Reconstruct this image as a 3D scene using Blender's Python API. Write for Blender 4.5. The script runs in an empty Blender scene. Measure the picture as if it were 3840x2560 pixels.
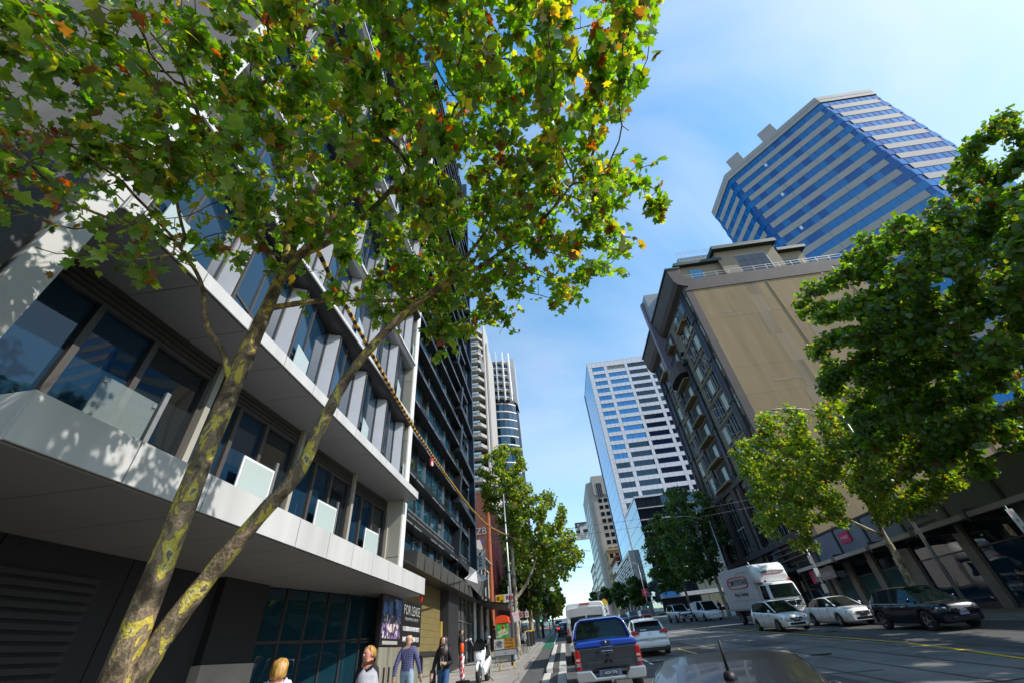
import bpy, math, random
import numpy as np
from mathutils import Vector, Matrix, Euler
S = bpy.context.scene
COL = S.collection
rad = math.radians
random.seed(11)
RNG = np.random.default_rng(11)
SLOPE = 0.05                     # the street climbs 5 % away from the camera
def GZ(y): return SLOPE * y
# ---------------------------------------------------------------- camera
EYE = Vector((0, 0, 1.9))
_yaw, _pitch, _roll = rad(-2.57), rad(37.95), rad(-6.2)
_f = Vector((math.sin(_yaw)*math.cos(_pitch), math.cos(_yaw)*math.cos(_pitch), math.sin(_pitch)))
_r = Vector((math.cos(_yaw), -math.sin(_yaw), 0)); _u = _r.cross(_f)
_r2 = _r*math.cos(_roll) + _u*math.sin(_roll); _u2 = -_r*math.sin(_roll) + _u*math.cos(_roll)
cam = bpy.data.cameras.new('camera'); cam.lens = 14.0; cam.sensor_width = 36; cam.clip_start = .05; cam.clip_end = 4000
camo = bpy.data.objects.new('camera', cam); COL.objects.link(camo)
camo.matrix_world = Matrix(((_r2.x, _u2.x, -_f.x, 0), (_r2.y, _u2.y, -_f.y, 0), (_r2.z, _u2.z, -_f.z, 1.9), (0, 0, 0, 1)))
S.camera = camo
# ---------------------------------------------------------------- sky, sun, exposure
SUN_EL, SUN_AZ = rad(43), rad(103)         # azimuth clockwise from +Y (down the street); +X is to the right
SUN_DIR = Vector((math.sin(SUN_AZ)*math.cos(SUN_EL), math.cos(SUN_AZ)*math.cos(SUN_EL), math.sin(SUN_EL)))
W = bpy.data.worlds.new('World'); S.world = W; W.use_nodes = True
nt = W.node_tree; nt.nodes.clear()
def wn(t): return nt.nodes.new(t)
sky = wn('ShaderNodeTexSky'); sky.sky_type = 'NISHITA'; sky.sun_disc = False
sky.sun_elevation = SUN_EL; sky.sun_rotation = SUN_AZ; sky.air_density = 1.15; sky.dust_density = .6; sky.ozone_density = 2.2
tc = wn('ShaderNodeTexCoord'); mp = wn('ShaderNodeMapping')
mp.inputs['Rotation'].default_value = (rad(20), rad(30), rad(80)); mp.inputs['Scale'].default_value = (.7, 1.9, 1.3)
nz = wn('ShaderNodeTexNoise'); nz.inputs['Scale'].default_value = 1.15; nz.inputs['Detail'].default_value = 6
nz.inputs['Roughness'].default_value = .5; nz.inputs['Distortion'].default_value = .5
cr = wn('ShaderNodeMapRange'); cr.inputs['From Min'].default_value = .40; cr.inputs['From Max'].default_value = .78
cr.inputs['To Min'].default_value = .0; cr.inputs['To Max'].default_value = .75
mx = wn('ShaderNodeMix'); mx.data_type = 'RGBA'; mx.inputs[7].default_value = (6.6, 6.8, 7.0, 1)
sat = wn('ShaderNodeHueSaturation'); sat.inputs['Hue'].default_value = .488; sat.inputs['Saturation'].default_value = 1.4; sat.inputs['Value'].default_value = 1.75
bg = wn('ShaderNodeBackground'); bg.inputs['Strength'].default_value = .15
wo = wn('ShaderNodeOutputWorld'); L = nt.links.new
L(tc.outputs['Generated'], mp.inputs['Vector']); L(mp.outputs[0], nz.inputs['Vector']); L(nz.outputs['Fac'], cr.inputs['Value'])
L(sky.outputs[0], sat.inputs['Color']); L(sat.outputs[0], mx.inputs[6]); L(cr.outputs[0], mx.inputs[0]); L(mx.outputs[2], bg.inputs['Color']); L(bg.outputs[0], wo.inputs['Surface'])
sun = bpy.data.lights.new('sun', 'SUN'); sun.energy = 5.0; sun.angle = rad(.53); sun.color = (1, .945, .86)
suno = bpy.data.objects.new('sun', sun); COL.objects.link(suno); suno.rotation_euler = SUN_DIR.to_track_quat('Z', 'Y').to_euler()
vs = S.view_settings; vs.view_transform = 'Standard'; vs.look = 'None'; vs.gamma = 1; vs.use_curve_mapping = False
vs.exposure = 0.06
S.render.engine = 'CYCLES'; S.cycles.use_denoising = True
S.cycles.max_bounces = 6; S.cycles.diffuse_bounces = 3; S.cycles.glossy_bounces = 3; S.cycles.transmission_bounces = 4
S.cycles.transparent_max_bounces = 6; S.cycles.caustics_reflective = False; S.cycles.caustics_refractive = False
S.cycles.sample_clamp_indirect = 6

# ---------------------------------------------------------------- materials
MATS = {}
def mat(name, col, rough=.6, metal=0., var=.12, scale=3., bump=0., bscale=40., spec=.5, coat=0., col2=None, trans=0., streak=False):
    """principled material: base colour varied by noise (dirt, grain), optional fine relief"""
    if name in MATS: return MATS[name]
    m = bpy.data.materials.new(name); m.use_nodes = True; MATS[name] = m
    n = m.node_tree; b = n.nodes['Principled BSDF']; l = n.links.new
    b.inputs['Roughness'].default_value = rough; b.inputs['Metallic'].default_value = metal
    b.inputs['Specular IOR Level'].default_value = spec
    if coat: b.inputs['Coat Weight'].default_value = coat; b.inputs['Coat Roughness'].default_value = .03
    c = tuple(col)+(1,)
    if var > 0 or col2:
        tx = n.nodes.new('ShaderNodeTexCoord'); no = n.nodes.new('ShaderNodeTexNoise')
        no.inputs['Scale'].default_value = scale; no.inputs['Detail'].default_value = 6; no.inputs['Roughness'].default_value = .62
        mpn = n.nodes.new('ShaderNodeMapping'); geo = n.nodes.new('ShaderNodeNewGeometry')
        l(geo.outputs['Position'], mpn.inputs['Vector'])
        if streak: mpn.inputs['Scale'].default_value = (1, 1, .12)
        l(mpn.outputs[0], no.inputs['Vector'])
        mr = n.nodes.new('ShaderNodeMapRange'); mr.inputs[1].default_value = .3; mr.inputs[2].default_value = .7
        l(no.outputs['Fac'], mr.inputs[0])
        mi = n.nodes.new('ShaderNodeMix'); mi.data_type = 'RGBA'
        d = col2 if col2 else tuple(x*(1-2*var) for x in col)
        mi.inputs[6].default_value = tuple(d)+(1,); mi.inputs[7].default_value = c
        l(mr.outputs[0], mi.inputs[0]); l(mi.outputs[2], b.inputs['Base Color'])
    else: b.inputs['Base Color'].default_value = c
    if bump:
        n2 = n.nodes.new('ShaderNodeTexNoise'); n2.inputs['Scale'].default_value = bscale; n2.inputs['Detail'].default_value = 4
        g2 = n.nodes.new('ShaderNodeNewGeometry'); l(g2.outputs['Position'], n2.inputs['Vector'])
        bp = n.nodes.new('ShaderNodeBump'); bp.inputs['Strength'].default_value = bump; bp.inputs['Distance'].default_value = .02
        l(n2.outputs['Fac'], bp.inputs['Height']); l(bp.outputs[0], b.inputs['Normal'])
    return m
def emit(name, col, st):
    m = mat(name, col, .4, var=0); b = m.node_tree.nodes['Principled BSDF']
    b.inputs['Emission Color'].default_value = tuple(col)+(1,); b.inputs['Emission Strength'].default_value = st; return m
def glass(name, col, rough=.03, metal=0., wob=.02, alpha=1., spec=.9, ws=.6):
    m = mat(name, col, rough, metal, var=0, spec=spec); n = m.node_tree; b = n.nodes['Principled BSDF']
    if wob:
        n2 = n.nodes.new('ShaderNodeTexNoise'); n2.inputs['Scale'].default_value = ws; n2.inputs['Detail'].default_value = 1
        g2 = n.nodes.new('ShaderNodeNewGeometry'); n.links.new(g2.outputs['Position'], n2.inputs['Vector'])
        bp = n.nodes.new('ShaderNodeBump'); bp.inputs['Strength'].default_value = wob*4; bp.inputs['Distance'].default_value = .25
        n.links.new(n2.outputs['Fac'], bp.inputs['Height']); n.links.new(bp.outputs[0], b.inputs['Normal'])
    b.inputs['Alpha'].default_value = alpha
    return m
# ---------------------------------------------------------------- geometry helpers
class MB:
    def __init__(s): s.v = []; s.f = []; s.sm = []; s.mi = []
    def add(s, vs, fs, smooth=False, mi=0):
        o = len(s.v); s.v += [tuple(p) for p in vs]; s.f += [tuple(i+o for i in f) for f in fs]
        s.sm += [smooth]*len(fs); s.mi += [mi]*len(fs); return s
    def box(s, x0, x1, y0, y1, z0, z1, mi=0):
        v = [(x0,y0,z0),(x1,y0,z0),(x1,y1,z0),(x0,y1,z0),(x0,y0,z1),(x1,y0,z1),(x1,y1,z1),(x0,y1,z1)]
        return s.add(v, BOXF, mi=mi)
    def obox(s, c, size, M=None, mi=0):
        hx, hy, hz = (q/2 for q in size); M = M or Matrix.Identity(3)
        v = [Vector(c)+M@Vector((a*hx, b*hy, d*hz)) for d in (-1,1) for a,b in ((-1,-1),(1,-1),(1,1),(-1,1))]
        return s.add(v, BOXF, mi=mi)
    def prism(s, poly, a0, a1, axis='x', mi=0, smooth=False):
        """poly: 2-D points; axis x -> (y,z), y -> (x,z), z -> (x,y)"""
        def P(p, a): return {'x': (a,p[0],p[1]), 'y': (p[0],a,p[1]), 'z': (p[0],p[1],a)}[axis]
        n = len(poly); v = [P(p,a0) for p in poly]+[P(p,a1) for p in poly]
        fs = [tuple(range(n))[::-1], tuple(range(n,2*n))]
        s.add(v, fs, mi=mi); o = len(s.v)-2*n
        for i in range(n): s.f.append((o+i, o+(i+1)%n, o+n+(i+1)%n, o+n+i)); s.sm.append(smooth); s.mi.append(mi)
        return s
    def tube(s, pts, r, n=8, cap=True, mi=0):
        pts = [Vector(p) for p in pts]; r = r if hasattr(r, '__len__') else [r]*len(pts)
        rings = []; ref = None
        for i, p in enumerate(pts):
            t = (pts[min(i+1,len(pts)-1)]-pts[max(i-1,0)]).normalized()
            if ref is None: ref = t.orthogonal().normalized()
            a = (ref-t*ref.dot(t)).normalized(); b = t.cross(a); ref = a
            rings.append([p+(a*math.cos(k*2*math.pi/n)+b*math.sin(k*2*math.pi/n))*r[i] for k in range(n)])
        return s.loft(rings, cap, mi)
    def loft(s, rings, cap=True, mi=0, closed=True):
        n = len(rings[0]); v = [p for R in rings for p in R]; fs = []
        for i in range(len(rings)-1):
            for k in range(n if closed else n-1):
                fs.append((i*n+k, i*n+(k+1)%n, (i+1)*n+(k+1)%n, (i+1)*n+k))
        s.add(v, fs, True, mi)
        if cap:
            o = len(s.v)-len(v); s.f += [tuple(o+k for k in range(n))[::-1], tuple(o+len(v)-n+k for k in range(n))]; s.sm += [False]*2; s.mi += [mi]*2
        return s
    def lathe(s, prof, n=12, c=(0,0,0), axis='z', mi=0, cap=True):
        def P(r,h,a):
            x, y = r*math.cos(a), r*math.sin(a)
            return {'z': (c[0]+x,c[1]+y,c[2]+h), 'x': (c[0]+h,c[1]+x,c[2]+y), 'y': (c[0]+x,c[1]+h,c[2]+y)}[axis]
        return s.loft([[P(r,h,2*math.pi*k/n) for k in range(n)] for r,h in prof], cap, mi)
    def ball(s, c, r, n=10, m=7, mi=0):
        r = r if hasattr(r,'__len__') else (r,r,r)
        return s.loft([[(c[0]+r[0]*max(math.sin(math.pi*j/m),.02)*math.cos(2*math.pi*k/n), c[1]+r[1]*max(math.sin(math.pi*j/m),.02)*math.sin(2*math.pi*k/n), c[2]-r[2]*math.cos(math.pi*j/m)) for k in range(n)] for j in range(m+1)], True, mi)
    def mesh(s, name, mats):
        me = bpy.data.meshes.new(name); me.from_pydata(s.v, [], s.f)
        me.polygons.foreach_set('use_smooth', s.sm); me.polygons.foreach_set('material_index', s.mi)
        for m in (mats if isinstance(mats, (list,tuple)) else [mats]): me.materials.append(m)
        me.update(); return me
    def build(s, name, mats, parent=None, kind=None, bevel=0, loc=None):
        o = bpy.data.objects.new(name, s.mesh(name, mats)); COL.objects.link(o)
        if parent: o.parent = parent
        if loc: o.location = loc
        if kind: o['kind'] = kind
        if bevel:
            b = o.modifiers.new('bevel', 'BEVEL'); b.width = bevel; b.segments = 2; b.limit_method = 'ANGLE'; b.angle_limit = rad(40)
        return o
BOXF = [(3,2,1,0),(4,5,6,7),(0,1,5,4),(1,2,6,5),(2,3,7,6),(3,0,4,7)]
_UB = {}
def unit(m):
    if m.name not in _UB:
        _UB[m.name] = MB().box(-.5,.5,-.5,.5,-.5,.5).mesh('piece_'+m.name, m)
    return _UB[m.name]
def place(name, me, parent, loc, scale=(1,1,1), rot=(0,0,0)):
    o = bpy.data.objects.new(name, me); COL.objects.link(o); o.parent = parent
    o.location = loc; o.scale = scale; o.rotation_euler = rot; return o
def pb(name, par, m, x0, x1, y0, y1, z0, z1, rz=0):
    """box piece sharing one unit mesh per material, given in the parent's frame"""
    return place(name, unit(m), par, ((x0+x1)/2,(y0+y1)/2,(z0+z1)/2), (abs(x1-x0),abs(y1-y0),abs(z1-z0)), (0,0,rz))
def sub(name, par, m, x0, x1, y0, y1, z0, z1):
    """sub-part of a scaled box piece: given in the frame of the piece's own parent"""
    o = place(name, unit(m), par, (0,0,0))
    s = Vector(par.scale); l = Vector(par.location)
    o.location = (((x0+x1)/2-l.x)/s.x, ((y0+y1)/2-l.y)/s.y, ((z0+z1)/2-l.z)/s.z)
    o.scale = (abs(x1-x0)/s.x, abs(y1-y0)/s.y, abs(z1-z0)/s.z); return o
def tag(o, label, cat, group=None):
    o['label'] = label; o['category'] = cat
    if group: o['group'] = group
    return o
def thing(name, label, cat, loc=(0,0,0), rot=(0,0,0), group=None, scale=1):
    o = bpy.data.objects.new(name, None); COL.objects.link(o); o.location = loc; o.rotation_euler = rot; o.scale = (scale,)*3
    o.empty_display_size = .3
    return tag(o, label, cat, group)
def copy_tree(o, parent=None):
    c = o.copy(); COL.objects.link(c); c.parent = parent
    for k in list(o.children): copy_tree(k, c)
    return c
def text(body, name, parent, m, loc, size, rot=(0,0,0), ext=.004, align='CENTER', sx=1., bold=0):
    cu = bpy.data.curves.new('t', 'FONT'); cu.body = body; cu.size = size; cu.extrude = ext; cu.align_x = align; cu.align_y = 'CENTER'
    cu.offset = bold; cu.resolution_u = 2
    t = bpy.data.objects.new('t', cu); COL.objects.link(t)
    me = bpy.data.meshes.new_from_object(t.evaluated_get(bpy.context.evaluated_depsgraph_get()))
    bpy.data.objects.remove(t); me.materials.clear(); me.materials.append(m)
    o = bpy.data.objects.new(name, me); COL.objects.link(o); o.parent = parent; o.location = loc; o.rotation_euler = rot; o.scale = (sx,1,1); return o
R_SOUTH = (rad(90),0,0)             # lettering that faces the camera side (-Y)
R_EAST = (rad(90),0,rad(90))        # lettering on a wall that faces +X
R_WEST = (rad(90),0,rad(-90))       # lettering on a wall that faces -X
def lerp(a,b,t): return a+(b-a)*t
# shared materials
M = dict(
 asphalt=mat('asphalt',(.10,.096,.092),.88,var=.26,scale=.6,bump=.35,bscale=90), asph2=mat('asphalt_patch',(.10,.098,.096),.9,var=.2,scale=2,bump=.3,bscale=90),
 concrete=mat('concrete',(.35,.325,.285),.85,var=.14,scale=1.3,bump=.2,bscale=50), kerb=mat('bluestone_kerb',(.33,.31,.285),.8,var=.2,scale=2.5,bump=.2),
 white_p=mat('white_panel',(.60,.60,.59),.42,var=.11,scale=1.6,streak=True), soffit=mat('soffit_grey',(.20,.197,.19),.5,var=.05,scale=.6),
 dkgrey=mat('dark_grey_metal',(.035,.034,.037),.4,var=.1), frame=mat('window_frame_bronze',(.075,.068,.062),.45,var=.1),
 black=mat('black_rubber',(.012,.012,.013),.55,var=.1), blackgl=mat('black_gloss',(.01,.01,.012),.12,var=0),
 steel=mat('galvanised_steel',(.45,.46,.47),.42,metal=.75,var=.12,scale=8), chrome=mat('chrome',(.8,.8,.82),.08,metal=1,var=0),
 fascia_c=mat('cast_concrete_warm',(.38,.36,.30),.75,var=.1,scale=1.2,bump=.1),
 yellow=mat('yellow_paint',(.75,.5,.02),.6,var=.15,scale=6), whitepaint=mat('white_paint',(.75,.75,.73),.6,var=.15,scale=6), green=mat('green_lane_paint',(.02,.16,.085),.75,var=.2,scale=3,bump=.2),
 red=mat('red_paint',(.6,.03,.03),.4,var=.1), orange=mat('orange_plastic',(.95,.085,.01),.4,var=.05), whitepl=mat('white_plastic',(.78,.78,.78),.4,var=.05),
 glass_bldg=glass('window_glass_blue',(.008,.03,.06),.02,wob=.012,spec=.6), glass_dark=glass('window_glass_dark',(.008,.014,.018),.03,wob=.01),
 glass_car=glass('car_glass',(.006,.012,.013),.03,wob=0,spec=.35), frost=glass('frosted_balustrade_glass',(.42,.50,.49),.25,wob=0),
)
# ================================================================ ground, road, kerbs, markings
def sheet(name, x0, x1, y0, y1, dz, m, parent=None, ny=1):
    b = MB(); ys = [lerp(y0,y1,i/ny) for i in range(ny+1)]
    v = []; f = []
    for y in ys: v += [(x0,y,GZ(y)+dz),(x1,y,GZ(y)+dz)]
    for i in range(ny): f.append((2*i,2*i+1,2*i+3,2*i+2))
    b.add(v, f); return b.build(name, m, parent)
def sbox(b, x0, x1, y0, y1, z0, z1):
    """box that follows the street's gradient"""
    v = [(x0,y0,GZ(y0)+z0),(x1,y0,GZ(y0)+z0),(x1,y1,GZ(y1)+z0),(x0,y1,GZ(y1)+z0),(x0,y0,GZ(y0)+z1),(x1,y0,GZ(y0)+z1),(x1,y1,GZ(y1)+z1),(x0,y1,GZ(y1)+z1)]
    return b.add(v, BOXF)
g = sheet('ground', -900, 900, -200, 1500, -.03, M['asphalt']); g['kind'] = 'structure'
road = sheet('road', -2.4, 20, -40, 700, 0, M['asphalt']); road['kind'] = 'structure'
# worn asphalt lanes, tram slab, tar-sealed cracks
sheet('tram_track_slab', 6.9, 12.1, -30, 420, .004, mat('tram_slab_concrete',(.19,.18,.165),.85,var=.22,scale=.7,bump=.25,bscale=70), road)
for x in (7.35, 8.79, 10.2, 11.64):
    sheet('tram_rail', x-.035, x+.035, -30, 420, .010, mat('rail_steel',(.10,.095,.09),.4,metal=.7,var=.1), road)
for x, y0, y1, w in ((-1.6,4,60,.6),(2.0,8,45,1.3),(5.1,10,50,1.0),(14.5,8,70,1.4)):
    sheet('asphalt_patch', x-w/2, x+w/2, y0, y1, .003, M['asph2'], road)
tar = mat('tar_seal',(.03,.029,.028),.5,var=.1)
for k in range(14):
    y = 12+k*3.1+random.uniform(-.6,.6); x0 = random.uniform(2,9); n = 9; b = MB(); v = []; f = []
    for i in range(n):
        x = x0+i*.7; yy = y+random.uniform(-.16,.16); v += [(x,yy-.03,GZ(yy-.03)+.013),(x,yy+.04,GZ(yy+.04)+.013)]
    for i in range(n-1): f.append((2*i,2*i+2,2*i+3,2*i+1))
    b.add(v, f).build('tar_crack', tar, road)
for x, y, w, l in ((4.6,19,1.1,2.4),(9.3,24,1.6,3.5),(14.2,19.5,1.2,5),(6.2,33,1.4,4),(10.8,16,1.0,2.2),(3.9,36,1.2,3)): sheet('asphalt_patch', x-w/2, x+w/2, y, y+l, .0085, M['asph2'] if w > 1.05 else mat('asphalt_patch_pale',(.15,.145,.138),.9,var=.2,scale=2,bump=.3,bscale=90), road)
iron = mat('cast_iron',(.05,.048,.046),.5,metal=.5,var=.2,scale=20,bump=.4,bscale=60)
for x, y in ((3.6,22.5),(8.9,19.2),(14.0,28.0),(5.6,30.5)):
    b = MB(); b.lathe([(.36,0),(.36,.012),(.34,.016),(.02,.016)], 20, (x,y,GZ(y)+.004)); b.build('manhole_cover', iron, road)
for x in (5.0, 12.9, 16.3):
    sheet('tar_joint', x-.025, x+.025, 6, 90, .006, tar, road)
sheet('green_bike_lane', -2.15, -1.2, 40.2, 75, .008, M['green'], road)
sheet('lane_edge_line', -1.25, -1.15, 46, 90, .012, M['whitepaint'], road)
for i in range(8): sheet('lane_dash', 3.28, 3.40, 14+i*7.5, 17+i*7.5, .012, M['whitepaint'], road)
for x0, x1, y0, y1 in ((5.7,5.84,16,27.5),(5.7,5.84,33,45)): sheet('yellow_line', x0, x1, y0, y1, .012, M['yellow'], road)
def strip(name, pts, w, m, dz):
    b = MB(); v = []; f = []
    for x, y in pts: v += [(x-w/2,y,GZ(y)+dz),(x+w/2,y,GZ(y)+dz)]
    for i in range(len(pts)-1): f.append((2*i,2*i+1,2*i+3,2*i+2))
    return b.add(v, f).build(name, m, road)
strip('yellow_line', [(10.9,12.5),(11.3,14),(11.9,17),(12.3,20),(12.45,23.5),(12.5,30),(12.55,39),(12.6,70)], .15, M['yellow'], .014)
sheet('stop_line', 6.2, 12.2, 43.2, 43.6, .013, M['whitepaint'], road)
sheet('stop_line', 12.9, 19.6, 46.0, 46.4, .013, M['whitepaint'], road)
# footpaths with kerb stones
def footpath(name, x0, x1, xk0, xk1, y0, y1):
    b = MB(); sbox(b, x0, x1, y0, y1, -.2, .13); p = b.build(name, M['concrete']); p['kind'] = 'structure'
    me = MB(); L_ = 1.18; me.add([(xk0,0,-.1),(xk1,0,-.1),(xk1,L_,-.1+SLOPE*L_),(xk0,L_,-.1+SLOPE*L_),(xk0,0,.135),(xk1,0,.135),(xk1,L_,.135+SLOPE*L_),(xk0,L_,.135+SLOPE*L_)], BOXF)
    km = me.mesh('kerb_stone', M['kerb'])
    for i in range(70):
        y = 3+i*1.2; place('kerb_stone', km, p, (random.uniform(-.006,.006), y, GZ(y)+random.uniform(-.004,.004)))
    me = MB(); me.add([(xk0,-40,GZ(-40)-.1),(xk1,-40,GZ(-40)-.1),(xk1,2.98,GZ(2.98)-.1),(xk0,2.98,GZ(2.98)-.1),(xk0,-40,GZ(-40)+.135),(xk1,-40,GZ(-40)+.135),(xk1,2.98,GZ(2.98)+.135),(xk0,2.98,GZ(2.98)+.135)], BOXF)
    v = me; v.build('kerb', M['kerb'], p); b = MB(); sbox(b, xk0, xk1, 87.02, y1, -.1, .135); b.build('kerb', M['kerb'], p)
    return p
fl = footpath('footpath_left', -12, -2.72, -2.715, -2.4, -40, 420)
fr = footpath('footpath_right', 20.32, 30, 20.0, 20.315, -40, 420)
sheet('gutter', -2.39, -2.05, -20, 120, .005, M['kerb'], road); sheet('gutter', 19.65, 19.99, -20, 120, .005, M['kerb'], road)
jm = mat('paving_joint',(.12,.115,.105),.9,var=.1)
for i in range(26):
    y = 8+i*1.8; b = MB(); sbox(b, -8, -2.73, y, y+.015, .125, .133); b.build('paving_joint', jm, fl)
for x in (-3.6,-4.9): b = MB(); sbox(b, x, x+.014, 6, 60, .12, .1325); b.build('paving_joint', jm, fl)
# leaf litter along the gutter
lit = mat('dry_leaf',(.28,.15,.04),.8,var=.3,scale=9)
b = MB()
for i in range(160):
    y = 6+random.random()**1.3*34; x = -2.4+abs(random.gauss(0,.14)) if random.random()<.7 else -2.8-random.random()*1.6
    z = GZ(y)+(.016 if x>-2.4 else .142); a = random.random()*6.3; s = random.uniform(.05,.11)
    pts = [(x+s*math.cos(a+k*1.257)*(1 if k%2 else .6), y+s*math.sin(a+k*1.257)*(1 if k%2 else .6), z+random.uniform(0,.025)) for k in range(5)]
    b.add(pts, [(0,1,2,3,4)])
lo = b.build('leaf_litter', lit, kind='stuff'); tag(lo, 'dry brown leaves scattered along the left gutter and kerb', 'leaf litter')
# raised concrete lane separators between the bike lane and the traffic lane
sw = mat('separator_white',(.62,.59,.53),.8,var=.16,scale=4,bump=.15); sd = mat('separator_dark',(.10,.095,.09),.8,var=.15,scale=5)
sl = ['pale concrete lane separator nearest the camera, bottom edge of the road', 'middle of the three concrete lane separators, beside the parked van', 'farthest of the three concrete lane separators, before the green lane']
for i, (y0, y1) in enumerate(((15.6,20.2),(22.0,29.3),(30.6,40.8))):
    t = thing('lane_separator', sl[i], 'lane separator', (-.62,y0,GZ(y0)), group='concrete separators along the bike lane')
    for nm, x0, x1, z1, m in (('side_block',-.43,-.16,.2,sw),('side_block',.12,.43,.2,sw),('centre_strip',-.157,.117,.196,sd)):
        b = MB(); h = y1-y0
        b.add([(x0,0,0),(x1,0,0),(x1,h,SLOPE*h),(x0,h,SLOPE*h),(x0,.06,z1),(x1,.06,z1),(x1,h-.06,SLOPE*h+z1),(x0,h-.06,SLOPE*h+z1)], BOXF)
        b.build(nm, m, t, bevel=.02)
# ================================================================ left side buildings
def pw(name, par, m, x0, x1, y0, y1, z0, z1):
    l = par.location; return pb(name, par, m, x0-l.x, x1-l.x, y0-l.y, y1-l.y, z0-l.z, z1-l.z)
def mw(b, name, par, m, bevel=0):
    o = b.build(name, m, par, bevel=bevel); o.location = -Vector(par.location); return o
glA = M['glass_bldg']; glD = M['glass_dark']
# ---- white slab apartment block
A = thing('apartment_block', 'modern apartment block with long white balcony slabs behind the near tree', 'building', (-8,9,.45))
def slab(xe, y0, y1, z0, z1, xi, joints):
    pw('slab_core', A, M['dkgrey'], xi, xe-.035, y0+.03, y1-.03, z0+.012, z1-.012)
    js = [y0]+joints+[y1]
    for a, b_ in zip(js, js[1:]):
        pw('fascia_panel', A, M['white_p'], xe-.03, xe, a+.009, b_-.009, z0, z1)
        pw('soffit_panel', A, M['soffit'], xi, xe-.05, a+.006, b_-.006, z0-.022, z0+.004)
        pw('slab_cap', A, M['white_p'], xi, xe-.032, a+.005, b_-.005, z1-.004, z1+.016)
    pw('end_panel', A, M['white_p'], xi, xe-.034, y1-.028, y1, z0, z1); pw('end_panel', A, M['white_p'], xi, xe-.034, y0, y0+.028, z0, z1)
slab(-4.72, 2.8, 16.0, 3.79, 4.285, -7.6, [16-1.2*k for k in range(10,0,-1)])
slab(-5.25, 2.62, 16.3, 7.2, 7.47, -7.2, [16.3-1.22*k for k in range(11,0,-1)])
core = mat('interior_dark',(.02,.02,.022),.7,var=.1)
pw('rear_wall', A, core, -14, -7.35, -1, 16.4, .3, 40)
# window bays between the two slabs: sawtooth in plan
clearg = glass('clear_balustrade_glass',(.30,.36,.36),.06,wob=0,alpha=.38)
def bay(y0, y1, x0, x1, z0, z1, bal, full=True):
    ang = math.atan2(x1-x0, y1-y0); n = Vector((math.cos(-ang),math.sin(-ang),0)); d = Vector((math.sin(ang),math.cos(ang),0))
    P0 = Vector((x0,y0,0)); Lb = math.hypot(x1-x0,y1-y0)
    def bx(nm, a, b_, za, zb, th, off, m):
        c = P0+d*((a+b_)/2)+n*off; l = A.location
        return place(nm, unit(m), A, (c.x-l.x,c.y-l.y,(za+zb)/2-l.z), (th,b_-a,zb-za), (0,0,-ang))
    bx('head_frame', 0, Lb, z1-.42, z1-.02, .16, -.06, M['frame'])
    for k in range(3): bx('head_groove', .05, Lb-.05, z1-.36+k*.1, z1-.34+k*.1, .02, .03, M['black'])
    cuts = [0, .34, .62, 1.0]
    for k in range(4):
        a = cuts[k]*Lb; a = min(max(a,.05),Lb-.05)
        bx('mullion', a-.05, a+.05, z0, z1-.42, .13, -.03, M['frame'])
    for k in range(3):
        bx('window_pane', cuts[k]*Lb+.05, cuts[k+1]*Lb-.05, z0+.06, z1-.43, .02, -.07, glA if k<2 else glD)
    bx('sill_frame', 0, Lb, z0, z0+.06, .14, -.03, M['frame'])
    bx('return_fin', Lb-.02, Lb+.1, z0, z1, .34, -.05, M['fascia_c'])
    if bal:
        a, b_ = bal; h = 5.7
        if full: bx('balustrade_frame', a-.03, b_+.03, z0+.05, h+.03, .025, .24, M['whitepl'])
        bx('balustrade_glass', a+.02, b_-.02, z0+.1, h-.02, .02, .256, M['frost'] if full else clearg)
        if not full:
            for q in (a+.06,b_-.06): bx('glass_clamp', q-.03, q+.03, h-.12, h-.06, .05, .256, M['steel'])
        bx('balustrade_post', b_+.05, b_+.13, z0+.05, h+.25, .05, .22, M['steel'])
for i, (a, b_, off) in enumerate(((2.75,6.2,1.55),(6.2,9.45,1.4),(9.6,12.8,1.2),(12.95,16.05,1.15))):
    bay(a, b_, -6.62, -6.44, 4.3, 7.19, (off,off+.95), i > 0)
# concrete pillar in stacked blocks with its open joints
zs = [.7,3.77,5.13,7.18,7.49,9.75,12.9,16.1,19.3,22.5,25.7,28.9,32,36]
for a, b_ in zip(zs, zs[1:]):
    dx = .0 if a not in (7.18,) else -.12
    pw('pillar_block', A, M['fascia_c'], -6.62, -5.83+dx, 16.12, 16.62, a+.012, b_-.012)
pw('sunlit_edge_strip', A, M['whitepl'], -5.83, -5.80, 16.2, 16.62, .7, 7.17); pw('sunlit_edge_strip', A, M['whitepl'], -5.83, -5.80, 16.2, 16.62, 7.5, 36)  # white strips paint the sunlit street face of the concrete pillar
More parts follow.
